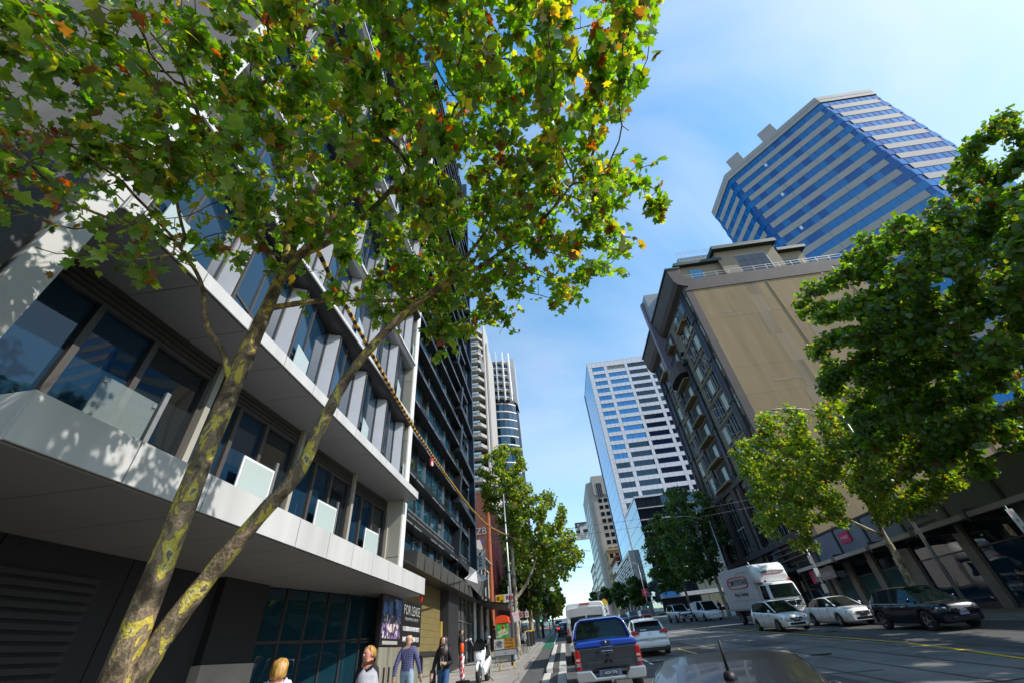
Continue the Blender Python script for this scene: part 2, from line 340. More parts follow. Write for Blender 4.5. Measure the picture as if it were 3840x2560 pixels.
# upper storeys: angled glazed bays, white panels and dark raking ledges
wl = mat('white_bay_panel',(.40,.41,.45),.45,var=.04)
for fl_ in range(9):
    z0 = 7.49 if fl_ == 0 else 7.49+fl_*3.2; z1 = z0+2.95
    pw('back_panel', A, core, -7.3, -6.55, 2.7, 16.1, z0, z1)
    k = 0; y = 3.0 + (.55 if fl_%2 else 0)
    while y < 15.6:
        x0 = -6.25
        b = MB(); b.prism([(x0-.3,y),(x0,y),(x0+.34,y+.16),(x0+.34,y+.2),(x0-.3,y+.5)], z0+.02, z1-.02, 'z'); mw(b, 'angled_panel', A, wl)
        an = math.atan2(.34, 1.84); cxx, cyy = x0+.17, y+1.13; l = A.location
        for f0, f1, m_ in ((-.92,-.3,glA),(-.26,.92,glA)):
            c0 = (f0+f1)/2; place('window_pane', unit(m_), A, (cxx-math.sin(an)*c0-l.x, cyy+math.cos(an)*c0-l.y, (z0+z1)/2-l.z), (.02,f1-f0,z1-z0-.1), (0,0,an))
        for f0 in (-.94,-.28,.94): place('window_frame', unit(M['frame']), A, (cxx-math.sin(an)*f0-l.x, cyy+math.cos(an)*f0-l.y, (z0+z1)/2-l.z), (.09,.06,z1-z0), (0,0,an))
        place('transom', unit(M['frame']), A, (cxx-l.x,cyy-l.y,z0+.85-l.z), (.06,1.86,.06), (0,0,an))
        if (k+fl_)%2 == 0: place('balustrade_glass', unit(M['frost']), A, (cxx+.16-l.x,cyy-.35-l.y,z0+.6-l.z), (.02,.8,1.15), (0,0,an))
        y += 2.08; k += 1
    if fl_ > 0 or True:
        ze = z1; xe = -5.62 if fl_%2 == 0 else -5.72
        b = MB(); b.prism([(-7.2,ze),(xe-.15,ze),(xe,ze+.16),(xe-.05,ze+.24),(-7.2,ze+.24)], 2.65, 16.1, 'y'); mw(b, 'raking_ledge', A, M['dkgrey'] if fl_%2 == 0 else M['white_p'])
        pw('ledge_edge', A, M['white_p'], xe-.02, xe+.025, 2.65, 16.1, ze+.13, ze+.25)
# blade wall and rough concrete end wall at the left edge
pw('blade_wall', A, M['white_p'], -7.4, -5.3, 2.26, 2.6, 4.3, 40)
for k in range(12): pw('blade_joint', A, M['dkgrey'], -5.299, -5.294, 2.26, 2.6, 4.3+k*3, 4.315+k*3)
rc = mat('board_marked_concrete',(.085,.088,.095),.8,var=.35,scale=1.6,bump=.3,bscale=14,streak=True)
for k in range(6): pw('concrete_panel', A, rc, -7.4, -5.34, 2.23-(k+1)*1.9+.012, 2.23-k*1.9-.012, .2, 40)
pw('shadow_gap', A, M['dkgrey'], -7.4, -5.42, 2.2, 2.28, 3.9, 40)
# ground floor: dark wall, roller louvre, oblique shopfront, hoarding
dw = mat('dark_wall_panel',(.016,.015,.018),.55,var=.2,scale=.8)
for k in range(5): pw('wall_panel', A, dw, -7.6, -7.3, -1+k*2.02, -1+k*2.02+2.0, .0, 3.77)
for k in range(22): pw('louvre_slat', A, M['dkgrey'], -7.29, -7.25, 2.4, 6.6, .8+k*.12, .87+k*.12)
pw('column', A, dw, -7.5, -7.18, 9.3, 10.9, .4, 3.77)
pw('column_base', A, M['concrete'], -7.55, -7.14, 9.28, 10.95, .4, 2.25)
S0, S1 = Vector((-7.32,10.9,0)), Vector((-6.0,15.1,0)); dv = (S1-S0).normalized(); LS = (S1-S0).length; ang = math.atan2(-dv.x, dv.y)
def sf(nm, a, b_, z0, z1, th, off, m):
    nrm = Vector((dv.y,-dv.x,0)); c = S0+dv*((a+b_)/2)+nrm*off; l = A.location
    return place(nm, unit(m), A, (c.x-l.x,c.y-l.y,(z0+z1)/2-l.z), (th,b_-a,z1-z0), (0,0,ang))
glS = glass('shopfront_glass',(.006,.03,.045),.02,wob=.03)
nb = 6
for k in range(nb+1):
    a = LS*k/nb; sf('mullion', a-.03, a+.03, .6, 3.77, .09, 0, M['dkgrey'] if k not in (2,3,4,5) else M['dkgrey'])
for z in (1.15, 2.62): sf('transom', 0, LS, z-.035, z+.035, .085, .0, M['steel'] if z<2 else M['dkgrey'])
for k in range(nb):
    for z0, z1 in ((.62,1.11),(1.19,2.58),(2.66,3.74)):
        sf('shopfront_pane', LS*k/nb+.035, LS*(k+1)/nb-.035, z0, z1, .02, -.01, glS)
pw('fire_sign', A, M['red'], -4.86, -4.78, 15.9, 15.99, 3.60, 3.76)
# hoarding with the lease poster (prints) over timber gates
ho = thing('hoarding', 'timber hoarding with a FOR LEASE poster under the white slab', 'hoarding', (-5.6,14.3,.85))
tim = mat('weathered_ply',(.27,.255,.195),.85,var=.28,scale=3,bump=.2,streak=True)
for k in range(5):
    y0 = 14.35+k*.82; pw('gate_board', ho, tim, -5.62, -5.55, y0+.008, y0+.81, .8, 2.40)
for k in range(3):
    y0 = 14.85+k*.42; pw('gate_handle', ho, M['black'], -5.55, -5.53, y0, y0+.03, 1.55, 1.92); pw('gate_handle', ho, M['black'], -5.55, -5.53, y0+.07, y0+.1, 1.55, 1.92)
pb_m = mat('poster_black',(.018,.014,.016),.35,var=.3,scale=3); 
po = pw('poster', ho, pb_m, -5.66, -5.545, 14.3, 18.45, 2.42, 3.76)
def collage(name, cols, sc):
    m = mat(name, (.5,.5,.5), .35, var=0); n = m.node_tree; b = n.nodes['Principled BSDF']
    g2 = n.nodes.new('ShaderNodeNewGeometry'); vo = n.nodes.new('ShaderNodeTexVoronoi'); vo.inputs['Scale'].default_value = sc
    r = n.nodes.new('ShaderNodeValToRGB'); r.color_ramp.interpolation = 'CONSTANT'; e = r.color_ramp.elements
    while len(e) < len(cols): e.new(.5)
    for i, c in enumerate(cols): e[i].position = i/len(cols); e[i].color = tuple(c)+(1,)
    n.links.new(g2.outputs['Position'], vo.inputs['Vector']); sx = n.nodes.new('ShaderNodeSeparateColor')
    n.links.new(vo.outputs['Color'], sx.inputs[0]); n.links.new(sx.outputs[0], r.inputs[0]); n.links.new(r.outputs[0], b.inputs['Base Color']); return m
crowd = collage('poster_crowd', [(.05,.03,.09),(.55,.5,.55),(.12,.08,.25),(.3,.22,.4),(.04,.03,.05),(.7,.62,.55),(.2,.1,.12)], 9)
city = collage('poster_city', [(.10,.22,.55),(.25,.42,.75),(.14,.28,.6),(.03,.05,.12)], 3)
def pz(nm, m, y0, y1, z0, z1): return pw(nm, ho, m, -5.545, -5.542, y0, y1, z0, z1)
pz('poster_picture', city, 14.42, 16.1, 3.24, 3.70); pz('poster_picture', crowd, 14.42, 16.1, 2.62, 3.23)
tower_m = mat('poster_tower',(.01,.01,.02),.4,var=0); pw('poster_picture', ho, tower_m, -5.542, -5.540, 15.25, 15.5, 3.24, 3.62)
wt = mat('print_white',(.75,.75,.75),.4,var=0); gt = mat('print_grey',(.38,.38,.37),.4,var=0)
def tx(body, y, z, s, m, par=ho, x=-5.538, sx=1., bold=0): return text(body, 'lettering', par, m, (x-par.location.x, y-par.location.y, z-par.location.z), s, R_EAST, .002, sx=sx, bold=bold)
tx('FOR LEASE', 17.3, 3.46, .42, gt, sx=.95); tx('THE RHYTHM OF THE CITY', 17.3, 3.2, .13, gt)
tx('1 & 2 BEDROOM APARTMENTS', 17.3, 2.92, .17, wt, sx=.82, bold=.006); tx('0449908257   03 9898 1518', 17.3, 2.62, .19, wt, sx=.85, bold=.006)
pz('poster_strip', gt, 14.55, 15.9, 2.47, 2.56)
# ---- entry recess with yellow boards + dark louvred office building
B = thing('louvred_office', 'dark office block with black sunshade bands and blue glazing', 'building', (-9,25,1.25))
yb = mat('yellow_board',(.20,.155,.055),.7,var=.12,scale=2)
for k in range(10): pw('wall_board', B, yb, -6.75, -6.6, 18.55, 25.4, 2.35+k*.27, 2.35+k*.27+.262)
pw('recess_ceiling', B, M['dkgrey'], -9, -5.7, 16.7, 33.5, 5.02, 5.1)
pw('lit_reveal', B, mat('lit_yellow',(.6,.42,.08),.6,var=.1), -6.6, -6.5, 25.42, 25.6, 2.2, 3.6)  # brighter yellow puts the light on this reveal into its colour
pw('low_shop_frame', B, M['dkgrey'], -6.72, -6.6, 18.5, 25.3, 2.2, 2.33); pw('shop_pane', B, glD, -6.72, -6.68, 18.6, 22.3, 1.4, 2.2)
pw('low_shop_frame', B, M['dkgrey'], -6.74, -6.56, 22.3, 22.45, 1.2, 2.2); pw('shop_pane', B, glass('lit_shop_glass',(.25,.24,.16),.05,wob=0), -6.72, -6.68, 22.5, 25.3, 1.45, 2.2)
pw('step', B, M['concrete'], -7, -5.95, 18.6, 25.3, .9, 1.42); pw('step', B, M['concrete'], -7, -5.6, 19.5, 25.3, .9, 1.28)
pw('column', B, M['dkgrey'], -6.9, -6.2, 25.7, 28.2, 1.0, 5.02)
gy = mat('shop_glass_pale',(.16,.17,.17),.06,var=.3,scale=.8,streak=True)
for k in range(4): pw('shop_pane', B, gy, -6.42, -6.38, 28.3+k*1.28, 28.3+k*1.28+1.2, 1.75, 4.98); pw('shop_mullion', B, M['dkgrey'], -6.44, -6.32, 29.5+k*1.28, 29.57+k*1.28, 1.6, 5.0)
pw('shop_transom', B, M['steel'], -6.42, -6.34, 28.3, 33.3, 3.75, 3.81); pw('shop_plinth', B, M['dkgrey'], -6.45, -6.3, 28.2, 33.4, 1.3, 1.76)
cn = mat('bronze_canopy',(.13,.125,.115),.38,metal=.35,var=.12,scale=1.5)
b = MB(); b.prism([(-6.5,5.12),(-5.66,5.0),(-5.62,5.62),(-6.5,5.75)], 17.85, 30.1, 'y'); mw(b, 'canopy', B, cn)
for k in range(8): pw('canopy_seam', B, M['dkgrey'], -5.66, -5.612, 18.9+k*1.4, 18.915+k*1.4, 5.02, 5.6)
b = MB(); b.add([(-5.7,28.6,5.7),(-5.0,30.3,5.9),(-5.1,33.4,6.4),(-5.8,33.3,6.9),(-5.6,28.8,6.6),(-5.2,31,5.0),(-5.8,33.2,4.95)],[(0,1,4),(1,2,3,4),(0,5,1),(5,6,2,1),(0,4,3,6,5)]); mw(b, 'folded_canopy', B, mat('grey_folded_metal',(.26,.26,.27),.35,metal=.3,var=.1))
b = MB(); b.add([(-5.66,27.4,5.75),(-5.1,28.4,6.3),(-5.1,28.9,5.6),(-5.66,28.3,5.5)],[(0,1,2,3)]); mw(b, 'folded_canopy', B, M['whitepl'])
XB = -6.3
band = mat('black_sunshade',(.016,.016,.019),.35,var=.15); glB = glass('office_glass',(.01,.05,.085),.02,wob=.02)
pw('rear_core', B, core, -14, XB-.35, 16.7, 33.4, 5.1, 60)
mod = 1.38; NM = 12
def yk(k): return 16.75+k*mod
for fl_ in range(13):
    z0 = 5.35+fl_*3.75
    if fl_ == 0: rows = [(z0, z0+1.15,'g'),(z0+1.15,z0+1.4,'b'),(z0+1.4,z0+1.8,'l')]
    rows = [(0.0,1.3,'g'),(1.3,1.72,'b'),(1.72,2.15,'l'),(2.15,3.32,'g'),(3.32,3.75,'b')]
    if fl_ > 0: rows = [(0,1.55,'g'),(1.55,1.95,'b'),(2.02,3.3,'g'),(3.3,3.72,'b')]
    for a, b_, t in rows:
        for k in range(NM):
            y0, y1 = yk(k), yk(k+1)
            if t == 'g': pw('window_pane', B, glB if (k*7+fl_*3)%5 else glD, XB-.2, XB-.18, y0+.03, y1-.03, z0+a+.02, z0+b_-.02)
            if t == 'l' and k > 0:
                for q in range(4): pw('louvre_slat', B, M['steel'] if q%2 else M['dkgrey'], XB-.1, XB+.02, y0+.04, y1-.04, z0+a+.03+q*.1, z0+a+.09+q*.1)
        if t == 'b':
            ye = yk(NM)-1.9 if fl_%2 else yk(NM)-2.8
            b = MB(); b.prism([(XB-.3,z0+a),(XB+.28,z0+a+.08),(XB+.3,z0+b_-.1),(XB-.3,z0+b_)], 16.72, ye, 'y'); mw(b, 'sunshade_band', B, band)
            for k in range(NM-2):
                if (k+fl_)%3 != 2: pw('sunshade_edge', B, M['steel'], XB+.302, XB+.33, yk(k)+.1, yk(k+1)-.15, z0+a+.02, z0+a+.09)
    for k in range(NM+1): pw('mullion', B, M['dkgrey'] if k%3 else M['steel'], XB-.2, XB-.11, yk(k)-.03, yk(k)+.03, z0, z0+3.75)
    # stepped frame climbing the far end of the facade
    ys = 27.0+.35*(fl_%4); b = MB()
    b.add([(XB+.36,ys,z0+1.2),(XB+.36,ys+.4,z0+1.3),(XB+.36,ys+1.3,z0+3.75),(XB+.36,ys+.8,z0+3.75),(XB-.2,ys,z0+1.2),(XB-.2,ys+.4,z0+1.3),(XB-.2,ys+1.3,z0+3.75),(XB-.2,ys+.8,z0+3.75)], [(0,1,2,3),(7,6,5,4),(0,4,5,1),(1,5,6,2),(2,6,7,3),(3,7,4,0)])
    mw(b, 'stepped_frame', B, band)
    b = MB(); b.add([(XB+.36,ys+.4,z0+1.3),(XB+.36,33.3,z0+.9),(XB+.36,33.3,z0+1.25),(XB+.36,ys+.4,z0+1.65),(XB-.2,ys+.4,z0+1.3),(XB-.2,33.3,z0+.9),(XB-.2,33.3,z0+1.25),(XB-.2,ys+.4,z0+1.65)], [(0,1,2,3),(7,6,5,4),(0,4,5,1),(1,5,6,2),(2,6,7,3),(3,7,4,0)])
    mw(b, 'stepped_frame', B, M['dkgrey'])
pw('end_fin', B, mat('dark_blue_clad',(.012,.02,.04),.3,var=.1), -9, XB+.36, 33.32, 33.6, 5.1, 60)
# ---- old shop terrace with ornate front
Cs = thing('terrace_shop', 'narrow old grey terrace shop with ornate parapet beside the dark office', 'building', (-8.5,38,1.9))
st = mat('grey_stucco',(.42,.40,.36),.85,var=.25,scale=2,bump=.2); stb = mat('black_trim',(.03,.03,.03),.6,var=.2)
pw('upper_wall', Cs, st, -12, -6.3, 33.7, 41.6, 5.2, 8.5)
for z, h, x in ((8.5,.18,-6.0),(8.05,.1,-6.15),(5.15,.25,-5.9)):
    b = MB(); b.prism([(-7,z),(x-.15,z),(x,z+h*.5),(x,z+h),(-7,z+h)], 33.7, 41.6, 'y'); mw(b, 'cornice', Cs, stb if z<8.4 else st)
b = MB(); b.prism([(34,8.68),(41.3,8.68),(41.3,9.1),(39.5,9.1),(38.9,9.6),(37.6,10.0),(36.4,9.6),(35.8,9.1),(34,9.1)], -7, -6.35, 'x'); mw(b, 'parapet', Cs, st)
for k in range(4):
    y0 = 34.5+k*1.8; w_ = pw('window', Cs, glD, -6.32, -6.27, y0, y0+.85, 5.9, 7.75); pw('architrave', Cs, stb, -6.3, -6.2, y0-.15, y0, 5.8, 7.9); pw('architrave', Cs, st, -6.3, -6.16, y0-.2, y0+1.05, 7.78, 7.95)
    pw('sill', Cs, stb, -6.3, -6.12, y0-.15, y0+1, 5.72, 5.84)
b = MB(); b.prism([(-6.3,5.15),(-3.9,4.75),(-3.9,4.85),(-6.3,5.3)], 34.3, 41.5, 'y'); mw(b, 'awning', Cs, stb)
pw('awning_fascia', Cs, st, -3.93, -3.85, 34.3, 41.5, 4.55, 4.86)
for k in range(6): pw('shop_post', Cs, M['dkgrey'] if k%2 else M['whitepl'], -6.35, -6.2, 33.9+k*1.5, 34.05+k*1.5, 1.8, 5.1)
for k in range(5): pw('shop_pane', Cs, gy if k%2 else glD, -6.4, -6.36, 34.1+k*1.5, 35.35+k*1.5, 2.3, 4.7)
pw('shop_plinth', Cs, stb, -6.45, -6.25, 33.8, 41.5, 1.6, 2.3)
pw('shop_poster', Cs, mat('pink_poster',(.7,.06,.12),.5,var=.2), -6.34, -6.3, 36.0, 36.7, 3.7, 4.3); pw('shop_poster', Cs, M['whitepl'], -6.34, -6.3, 39.0, 40.4, 3.9, 4.6)
sg = thing('blade_sign', 'white vertical blade sign with black letters above the folded canopy', 'sign', (-5.75,33.9,7.3))
pw('sign_board', sg, M['whitepl'], -6.25, -5.35, 33.86, 33.94, 7.1, 8.5)
text('aville', 'lettering', sg, M['black'], (-.03,-.046,.5), .5, (rad(90),rad(-90),0), .003, bold=.008)
# ---- red brick building with a graffitied flank and dark red corrugated front
D = thing('red_brick_building', 'tall red brick building with graffiti flank and dark red ribbed front', 'building', (-9.5,49,2.4))
def brickmat(name, c1, c2, mortar, sc):
    m = mat(name, c1, .85, var=0); n = m.node_tree; b = n.nodes['Principled BSDF']; g2 = n.nodes.new('ShaderNodeNewGeometry')
    se = n.nodes.new('ShaderNodeSeparateXYZ'); ad = n.nodes.new('ShaderNodeMath'); co = n.nodes.new('ShaderNodeCombineXYZ')
    n.links.new(g2.outputs['Position'], se.inputs[0]); n.links.new(se.outputs['X'], ad.inputs[0]); n.links.new(se.outputs['Y'], ad.inputs[1])
    n.links.new(ad.outputs[0], co.inputs['X']); n.links.new(se.outputs['Z'], co.inputs['Y'])
    br = n.nodes.new('ShaderNodeTexBrick'); br.inputs['Scale'].default_value = sc; br.inputs['Color1'].default_value = tuple(c1)+(1,); br.inputs['Color2'].default_value = tuple(c2)+(1,); br.inputs['Mortar'].default_value = tuple(mortar)+(1,)
    n.links.new(co.outputs[0], br.inputs['Vector']); n.links.new(br.outputs['Color'], b.inputs['Base Color']); return m
bm = brickmat('red_brick', (.30,.075,.04), (.20,.05,.03), (.22,.17,.14), 2.2)
pw('brick_flank', D, bm, -14, -6.25, 41.7, 44, 1.8, 15.5)
pw('quoin', D, mat('orange_brick',(.5,.12,.03),.8,var=.2,scale=5), -6.26, -6.1, 41.68, 42.3, 1.8, 15.5)
dr = mat('dark_red_cladding',(.10,.012,.016),.5,var=.25,scale=2,streak=True)
pw('front_wall', D, dr, -12, -6.3, 44, 58, 2.2, 15.2)
for k in range(20): pw('rib', D, dr, -6.3, -6.14, 44.2+k*.7, 44.42+k*.7, 2.4, 15.2)
gr = mat('graffiti_blue',(.12,.16,.5),.7,var=.2); grw = mat('graffiti_white',(.6,.55,.58),.7,var=.2)
text('7Z', 'graffiti', D, gr, (-7.6+9.5,41.68-49,10.2-2.4), 1.6, R_SOUTH, .01, bold=.05)
text('8', 'graffiti', D, grw, (-7.0+9.5,41.675-49,9.1-2.4), 1.6, R_SOUTH, .01, bold=.02); text('ROTZB', 'graffiti', D, grw, (-7.8+9.5,41.68-49,11.6-2.4), .9, R_SOUTH, .01, bold=.0)
# ---- more terraces along the left side up the street
tl = ['cream terrace shop beyond the red ribbed building on the left', 'dark brown terrace shop further up the left side', 'pale rendered block far up the left footpath', 'grey far terrace at the end of the left side']
for i, (y0, y1, h, c) in enumerate(((58.2,68,11,(.45,.40,.30)),(68.2,82,10,(.10,.08,.075)),(82.2,104,13,(.5,.47,.42)),(104.2,150,11,(.25,.25,.26)))):
    t = thing('terrace_shop', tl[i], 'building', (-9,(y0+y1)/2,GZ(y0)-.3)); m = mat('terrace_wall_%d'%i, c, .85, var=.2, scale=1.5)
    pw('wall', t, m, -14, -6.2, y0, y1, GZ(y0)-.3, GZ(y0)+h); n = int((y1-y0)/2.6)
    for k in range(n):
        for z in (4.6, 7.6):
            y = y0+.8+k*2.6; pw('window', t, glD, -6.22, -6.17, y, y+1.1, GZ(y0)+z, GZ(y0)+z+1.7); pw('sill', t, st, -6.2, -6.05, y-.1, y+1.2, GZ(y0)+z-.12, GZ(y0)+z-.02)
        pw('shop_pane', t, glD, -6.22, -6.18, y0+.4+k*2.6, y0+2.7+k*2.6, GZ(y1)+.4, GZ(y0)+3.4)
    pw('awning', t, mat('awning_%d'%i,[(.12,.10,.09),(.25,.05,.05),(.2,.22,.25),(.1,.1,.1)][i],.6), -6.3, -4.0, y0+.3, y1-.3, GZ(y0)+3.7, GZ(y0)+3.95)
    pw('cornice', t, st, -6.5, -5.9, y0, y1, GZ(y0)+h, GZ(y0)+h+.4)
# ---- balcony apartment tower behind
E_ = thing('balcony_tower', 'beige apartment tower with stacked balconies above the left street tree', 'building', (-17,100,5))
bc = mat('beige_concrete',(.42,.40,.36),.8,var=.08,scale=.3)
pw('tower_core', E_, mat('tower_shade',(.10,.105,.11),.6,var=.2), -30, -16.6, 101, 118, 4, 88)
for k in range(27):
    z = 6+k*3.05; big = k > 17
    b = MB(); b.prism([(-19.6,101),(-19.6,98.6),(-15.4,98.9),(-13.9,101.5),(-14.2,112),(-19.6,112)], z, z+.95, 'z'); mw(b, 'balcony', E_, bc)
    pw('window', E_, glA, -19.2, -15.8, 100.9, 100.98, z+1.0, z+2.9)
    pw('balcony_glass', E_, M['frost'], -18.8, -15.6, 98.64, 98.68, z+.96, z+1.5)
pw('tower_fin', E_, mat('white_concrete',(.46,.44,.41),.7,var=.05), -14.1, -13.75, 101, 113, 4, 92); pw('tower_fin', E_, mat('white_concrete',(.46,.44,.41),.7,var=.05), -13.6, -13.1, 104, 118, 4, 84)
b = MB(); b.prism([(-18.7,90),(-17.0,90),(-14.6,70),(-13.9,70),(-16.2,92.5),(-18.7,92.5)], 100, 104, 'y'); mw(b, 'crown_screen', E_, MATS['white_concrete'])
# ---- curved tower with white fins
F_ = thing('curved_fin_tower', 'slim curved glass tower topped by white vertical fins', 'building', (-13,130,6))
wf = mat('white_fin',(.78,.77,.75),.6,var=.04); cx_, cy_, rr = -14.2, 137, 9.6
def arc(r, a0, a1, n=14): return [(cx_+r*math.sin(lerp(a0,a1,i/n)), cy_-r*math.cos(lerp(a0,a1,i/n))) for i in range(n+1)]
a0, a1 = rad(-55), rad(48)
core_poly = arc(rr-.5, a0, a1)+[(-7,146),(-22,146)]
b = MB(); b.prism(core_poly, 5, 79, 'z'); mw(b, 'tower_core', F_, core)
gF = glass('curved_glass',(.02,.06,.11),.03,wob=0)
for k in range(21):
    z = 8+k*3.15; outer = arc(rr, a0, a1)
    b = MB(); b.prism(outer+arc(rr-1, a1, a0), z+2.7, z+3.1, 'z'); mw(b, 'floor_edge', F_, wf)
    for j in range(10):
        aa, ab = lerp(a0,a1,j/10), lerp(a0,a1,(j+1)/10); am = (aa+ab)/2
        o = place('window_pane', unit(gF if (j*3+k)%4 else glD), F_, (cx_+(rr-.15)*math.sin(am)+13, cy_-(rr-.15)*math.cos(am)-130, z+1.35-6), (rr*(ab-aa)*.94,.06,2.66), (0,0,am))
for k in range(6):
    z = 76+k*3.15
    b = MB(); b.prism(arc(rr+1.2, a0, rad(38))+arc(rr-1.5, rad(38), a0), z, z+.35, 'z'); mw(b, 'floor_edge', F_, wf)
    for j in range(7):
        am = lerp(a0,rad(38),(j+.5)/7)
        if k < 5: place('balcony_glass', unit(gF), F_, (cx_+(rr+1.1)*math.sin(am)+13, cy_-(rr+1.1)*math.cos(am)-130, z+.85-6), (2.0,.05,.9), (0,0,am)); place('window_pane', unit(core), F_, (cx_+(rr-.4)*math.sin(am)+13, cy_-(rr-.4)*math.cos(am)-130, z+1.7-6), (2.0,.05,2.6), (0,0,am))
for j in range(8):
    am = lerp(a0,rad(33),j/7); place('fin', unit(wf), F_, (cx_+(rr+1.6)*math.sin(am)+13, cy_-(rr+1.6)*math.cos(am)-130, 85-6), (.42,1.3,21.5), (0,0,am))
b = MB(); b.prism([(-7.4,76),(-6.2,74.5),(-6.0,95.5),(-8.0,95.5)], 131, 138, 'y'); mw(b, 'end_screen', F_, mat('grey_screen',(.45,.46,.48),.6,var=.05))
# ================================================================ right side buildings
# ---- tan flank tower with pipes and balconies
T = thing('heritage_tower', 'brown heritage style tower with a huge blank tan flank wall', 'building', (30,55,2.4))
br_ = mat('brown_render',(.085,.062,.058),.7,var=.15,scale=.8); brl = mat('mauve_brown_render',(.13,.10,.105),.7,var=.12,scale=.8)
tan = mat('tan_render',(.33,.235,.125),.9,var=.14,scale=.6,bump=.5,bscale=2.2,col2=(.24,.168,.088),streak=True)
stone = mat('stone_tile',(.20,.17,.125),.8,var=.18,scale=1.2); gn = mat('green_copper_dark',(.018,.05,.045),.5,var=.2)
X0 = 24.0
pw('core', T, br_, 24.35, 48, 44.4, 67, 2, 43)
ys_ = 44.2
zz = 7.6; tan2 = mat('tan_render_patch',(.27,.205,.125),.9,var=.2,scale=.8,bump=.5,bscale=2.2,streak=True); tan3 = mat('tan_render_pale',(.33,.25,.155),.9,var=.16,scale=.5,bump=.5,bscale=2.2,streak=True)
for j, hh in enumerate((3.9,4.4,3.6,4.2,3.8,4.3,3.7,3.3,2.4)):
    z1_ = min(zz+hh, 41.2); xs = [25.0,31.8+.3*(j%3),33.4+.3*(j%3),48]
    for x0, x1, m_ in zip(xs, xs[1:], (tan,tan3 if j%2 else tan2,tan)): pw('flank_panel', T, m_, x0+.003, x1-.003, ys_+random.uniform(-.006,.006), 44.42, zz+.004, z1_-.004)
    zz = z1_
for x, z, w_, h_ in ((27.3,36.2,2.4,.5),(37.0,30.5,1.6,2.2),(29.0,25.0,3.2,.35),(41,36,2.6,.6),(34.9,18.5,.5,6.5),(26.2,19.6,1.1,1.6),(39.5,24.4,3,.3)): pw('render_patch', T, tan3 if w_ > 1 else tan2, x, x+w_, ys_-.012, ys_+.02, z, z+h_)
for x in (35.6,46.0): b = MB(); b.tube([(x,ys_-.06,8),(x,ys_-.06,41)], .05, 6); mw(b, 'wall_conduit', T, tan2)
pw('flank_border', T, br_, 24.0, 24.99, ys_-.03, 44.45, 2.2, 41.2); pw('flank_border', T, br_, 24.0, 48.2, ys_-.1, 44.6, 41.22, 43.4)
pw('flank_base', T, br_, 25, 48, ys_-.02, 44.42, 2, 7.58)
b = MB(); b.prism([(24.6,41.9),(24.0,42.1),(23.3,42.5),(22.9,43.2),(22.75,44.2),(22.6,45.2),(22.6,45.7),(24.6,45.7)], 43.9, 67.6, 'y'); mw(b, 'cornice', T, br_)
pw('cornice_cap', T, gn, 22.4, 24.6, 43.8, 67.7, 45.72, 46.0)
# street face: stone bays, windows, pipes, balconies
def tface(nm, m, y0, y1, z0, z1, d0=-.02, d1=.1): return pw(nm, T, m, X0-d1, X0-d0, y0, y1, z0, z1)
pw('street_wall', T, stone, 24.0, 24.34, 44.5, 67, 2.2, 42)
fz = [16.9+k*3.15 for k in range(8)]
stl = M['steel']; wfm = mat('pale_window_frame',(.4,.4,.38),.5,var=.1)
for k, z in enumerate(fz):
    for y in (46.9, 48.6, 50.3, 60.6, 62.6):
        w_ = tface('window_pane', glA if (k+int(y))%3 else M['frost'], y, y+1.0, z+.5, z+2.6, 0, .05)
        tface('window_frame', wfm, y+.46, y+.54, z+.5, z+2.6, 0, .08); tface('window_head', br_, y-.1, y+1.1, z+2.62, z+2.8, 0, .14); tface('window_sill', stone, y-.1, y+1.1, z+.34, z+.48, 0, .16)
    tface('string_course', stone, 46.3, 53, z-.16, z-.02, 0, .07)
    # central balconies
    tface('recess_shade_panel', core, 54.2, 58.4, z+.1, z+2.7, 0, .012); tface('balcony_soffit', tan, 54.0, 58.6, z-.1, z+.05, 0, 1.0)  # flat dark panel paints the shade of a balcony recess
    b = MB(); b.prism([(23.9,54.1),(23.2,54.3),(22.95,55),(22.95,57.6),(23.2,58.3),(23.9,58.5)], z+.06, z+.2, 'z'); mw(b, 'balcony_slab', T, gn)
    for j in range(12): tface('baluster', gn, 54.2+j*.36, 54.24+j*.36, z+.2, z+1.1, .95, 1.0)
    tface('balcony_rail', gn, 54.1, 58.5, z+1.08, z+1.14, .93, 1.02); tface('balcony_door', M['frost'], 55.2, 56.4, z+.2, z+2.3, 0, .03)
pipe = mat('dark_pipe',(.07,.065,.085),.35,metal=.4,var=.15)
for y, r, n in ((45.15,.14,3),(52.9,.17,2),(59.2,.16,2),(64.4,.14,3),(66.2,.14,2)):
    for j in range(n):
        b = MB(); b.tube([(X0-.25,y+j*.36,7),(X0-.25,y+j*.36,41.9 if y<46 or y>63 else 34.5)], r, 8); mw(b, 'downpipe', T, pipe)
    for z in [11+q*6.3 for q in range(5)]: pw('pipe_collar', T, gn, X0-.48, X0-.02, y-.22, y+(n-1)*.36+.22, z, z+.3)
    if 50<y<63: pw('hopper', T, gn, X0-.7, X0-.05, y-.35, y+.75, 34.4, 35.1)
for k in range(12): tface('slot_window', M['frost'] if k%2 else glA, 44.62, 44.9, 9+k*2.7, 10.7+k*2.7, 0, .03)
b = MB(); b.prism([(23.9,53.2),(22.6,53.8),(22.2,55.2),(22.2,57.4),(22.6,58.8),(23.9,59.4)], 33.4, 35.3, 'z'); mw(b, 'crown_balcony', T, br_)
for yy in (47.2, 61.0):
    b = MB(); b.prism([(23.9,yy),(23.1,yy+.2),(23.1,yy+3.6),(23.9,yy+3.8)], 38.3, 38.6, 'z'); mw(b, 'balcony_slab', T, tan)
    for j in range(11): tface('baluster', gn, yy+.2+j*.34, yy+.25+j*.34, 38.6, 39.6, .8, .88)
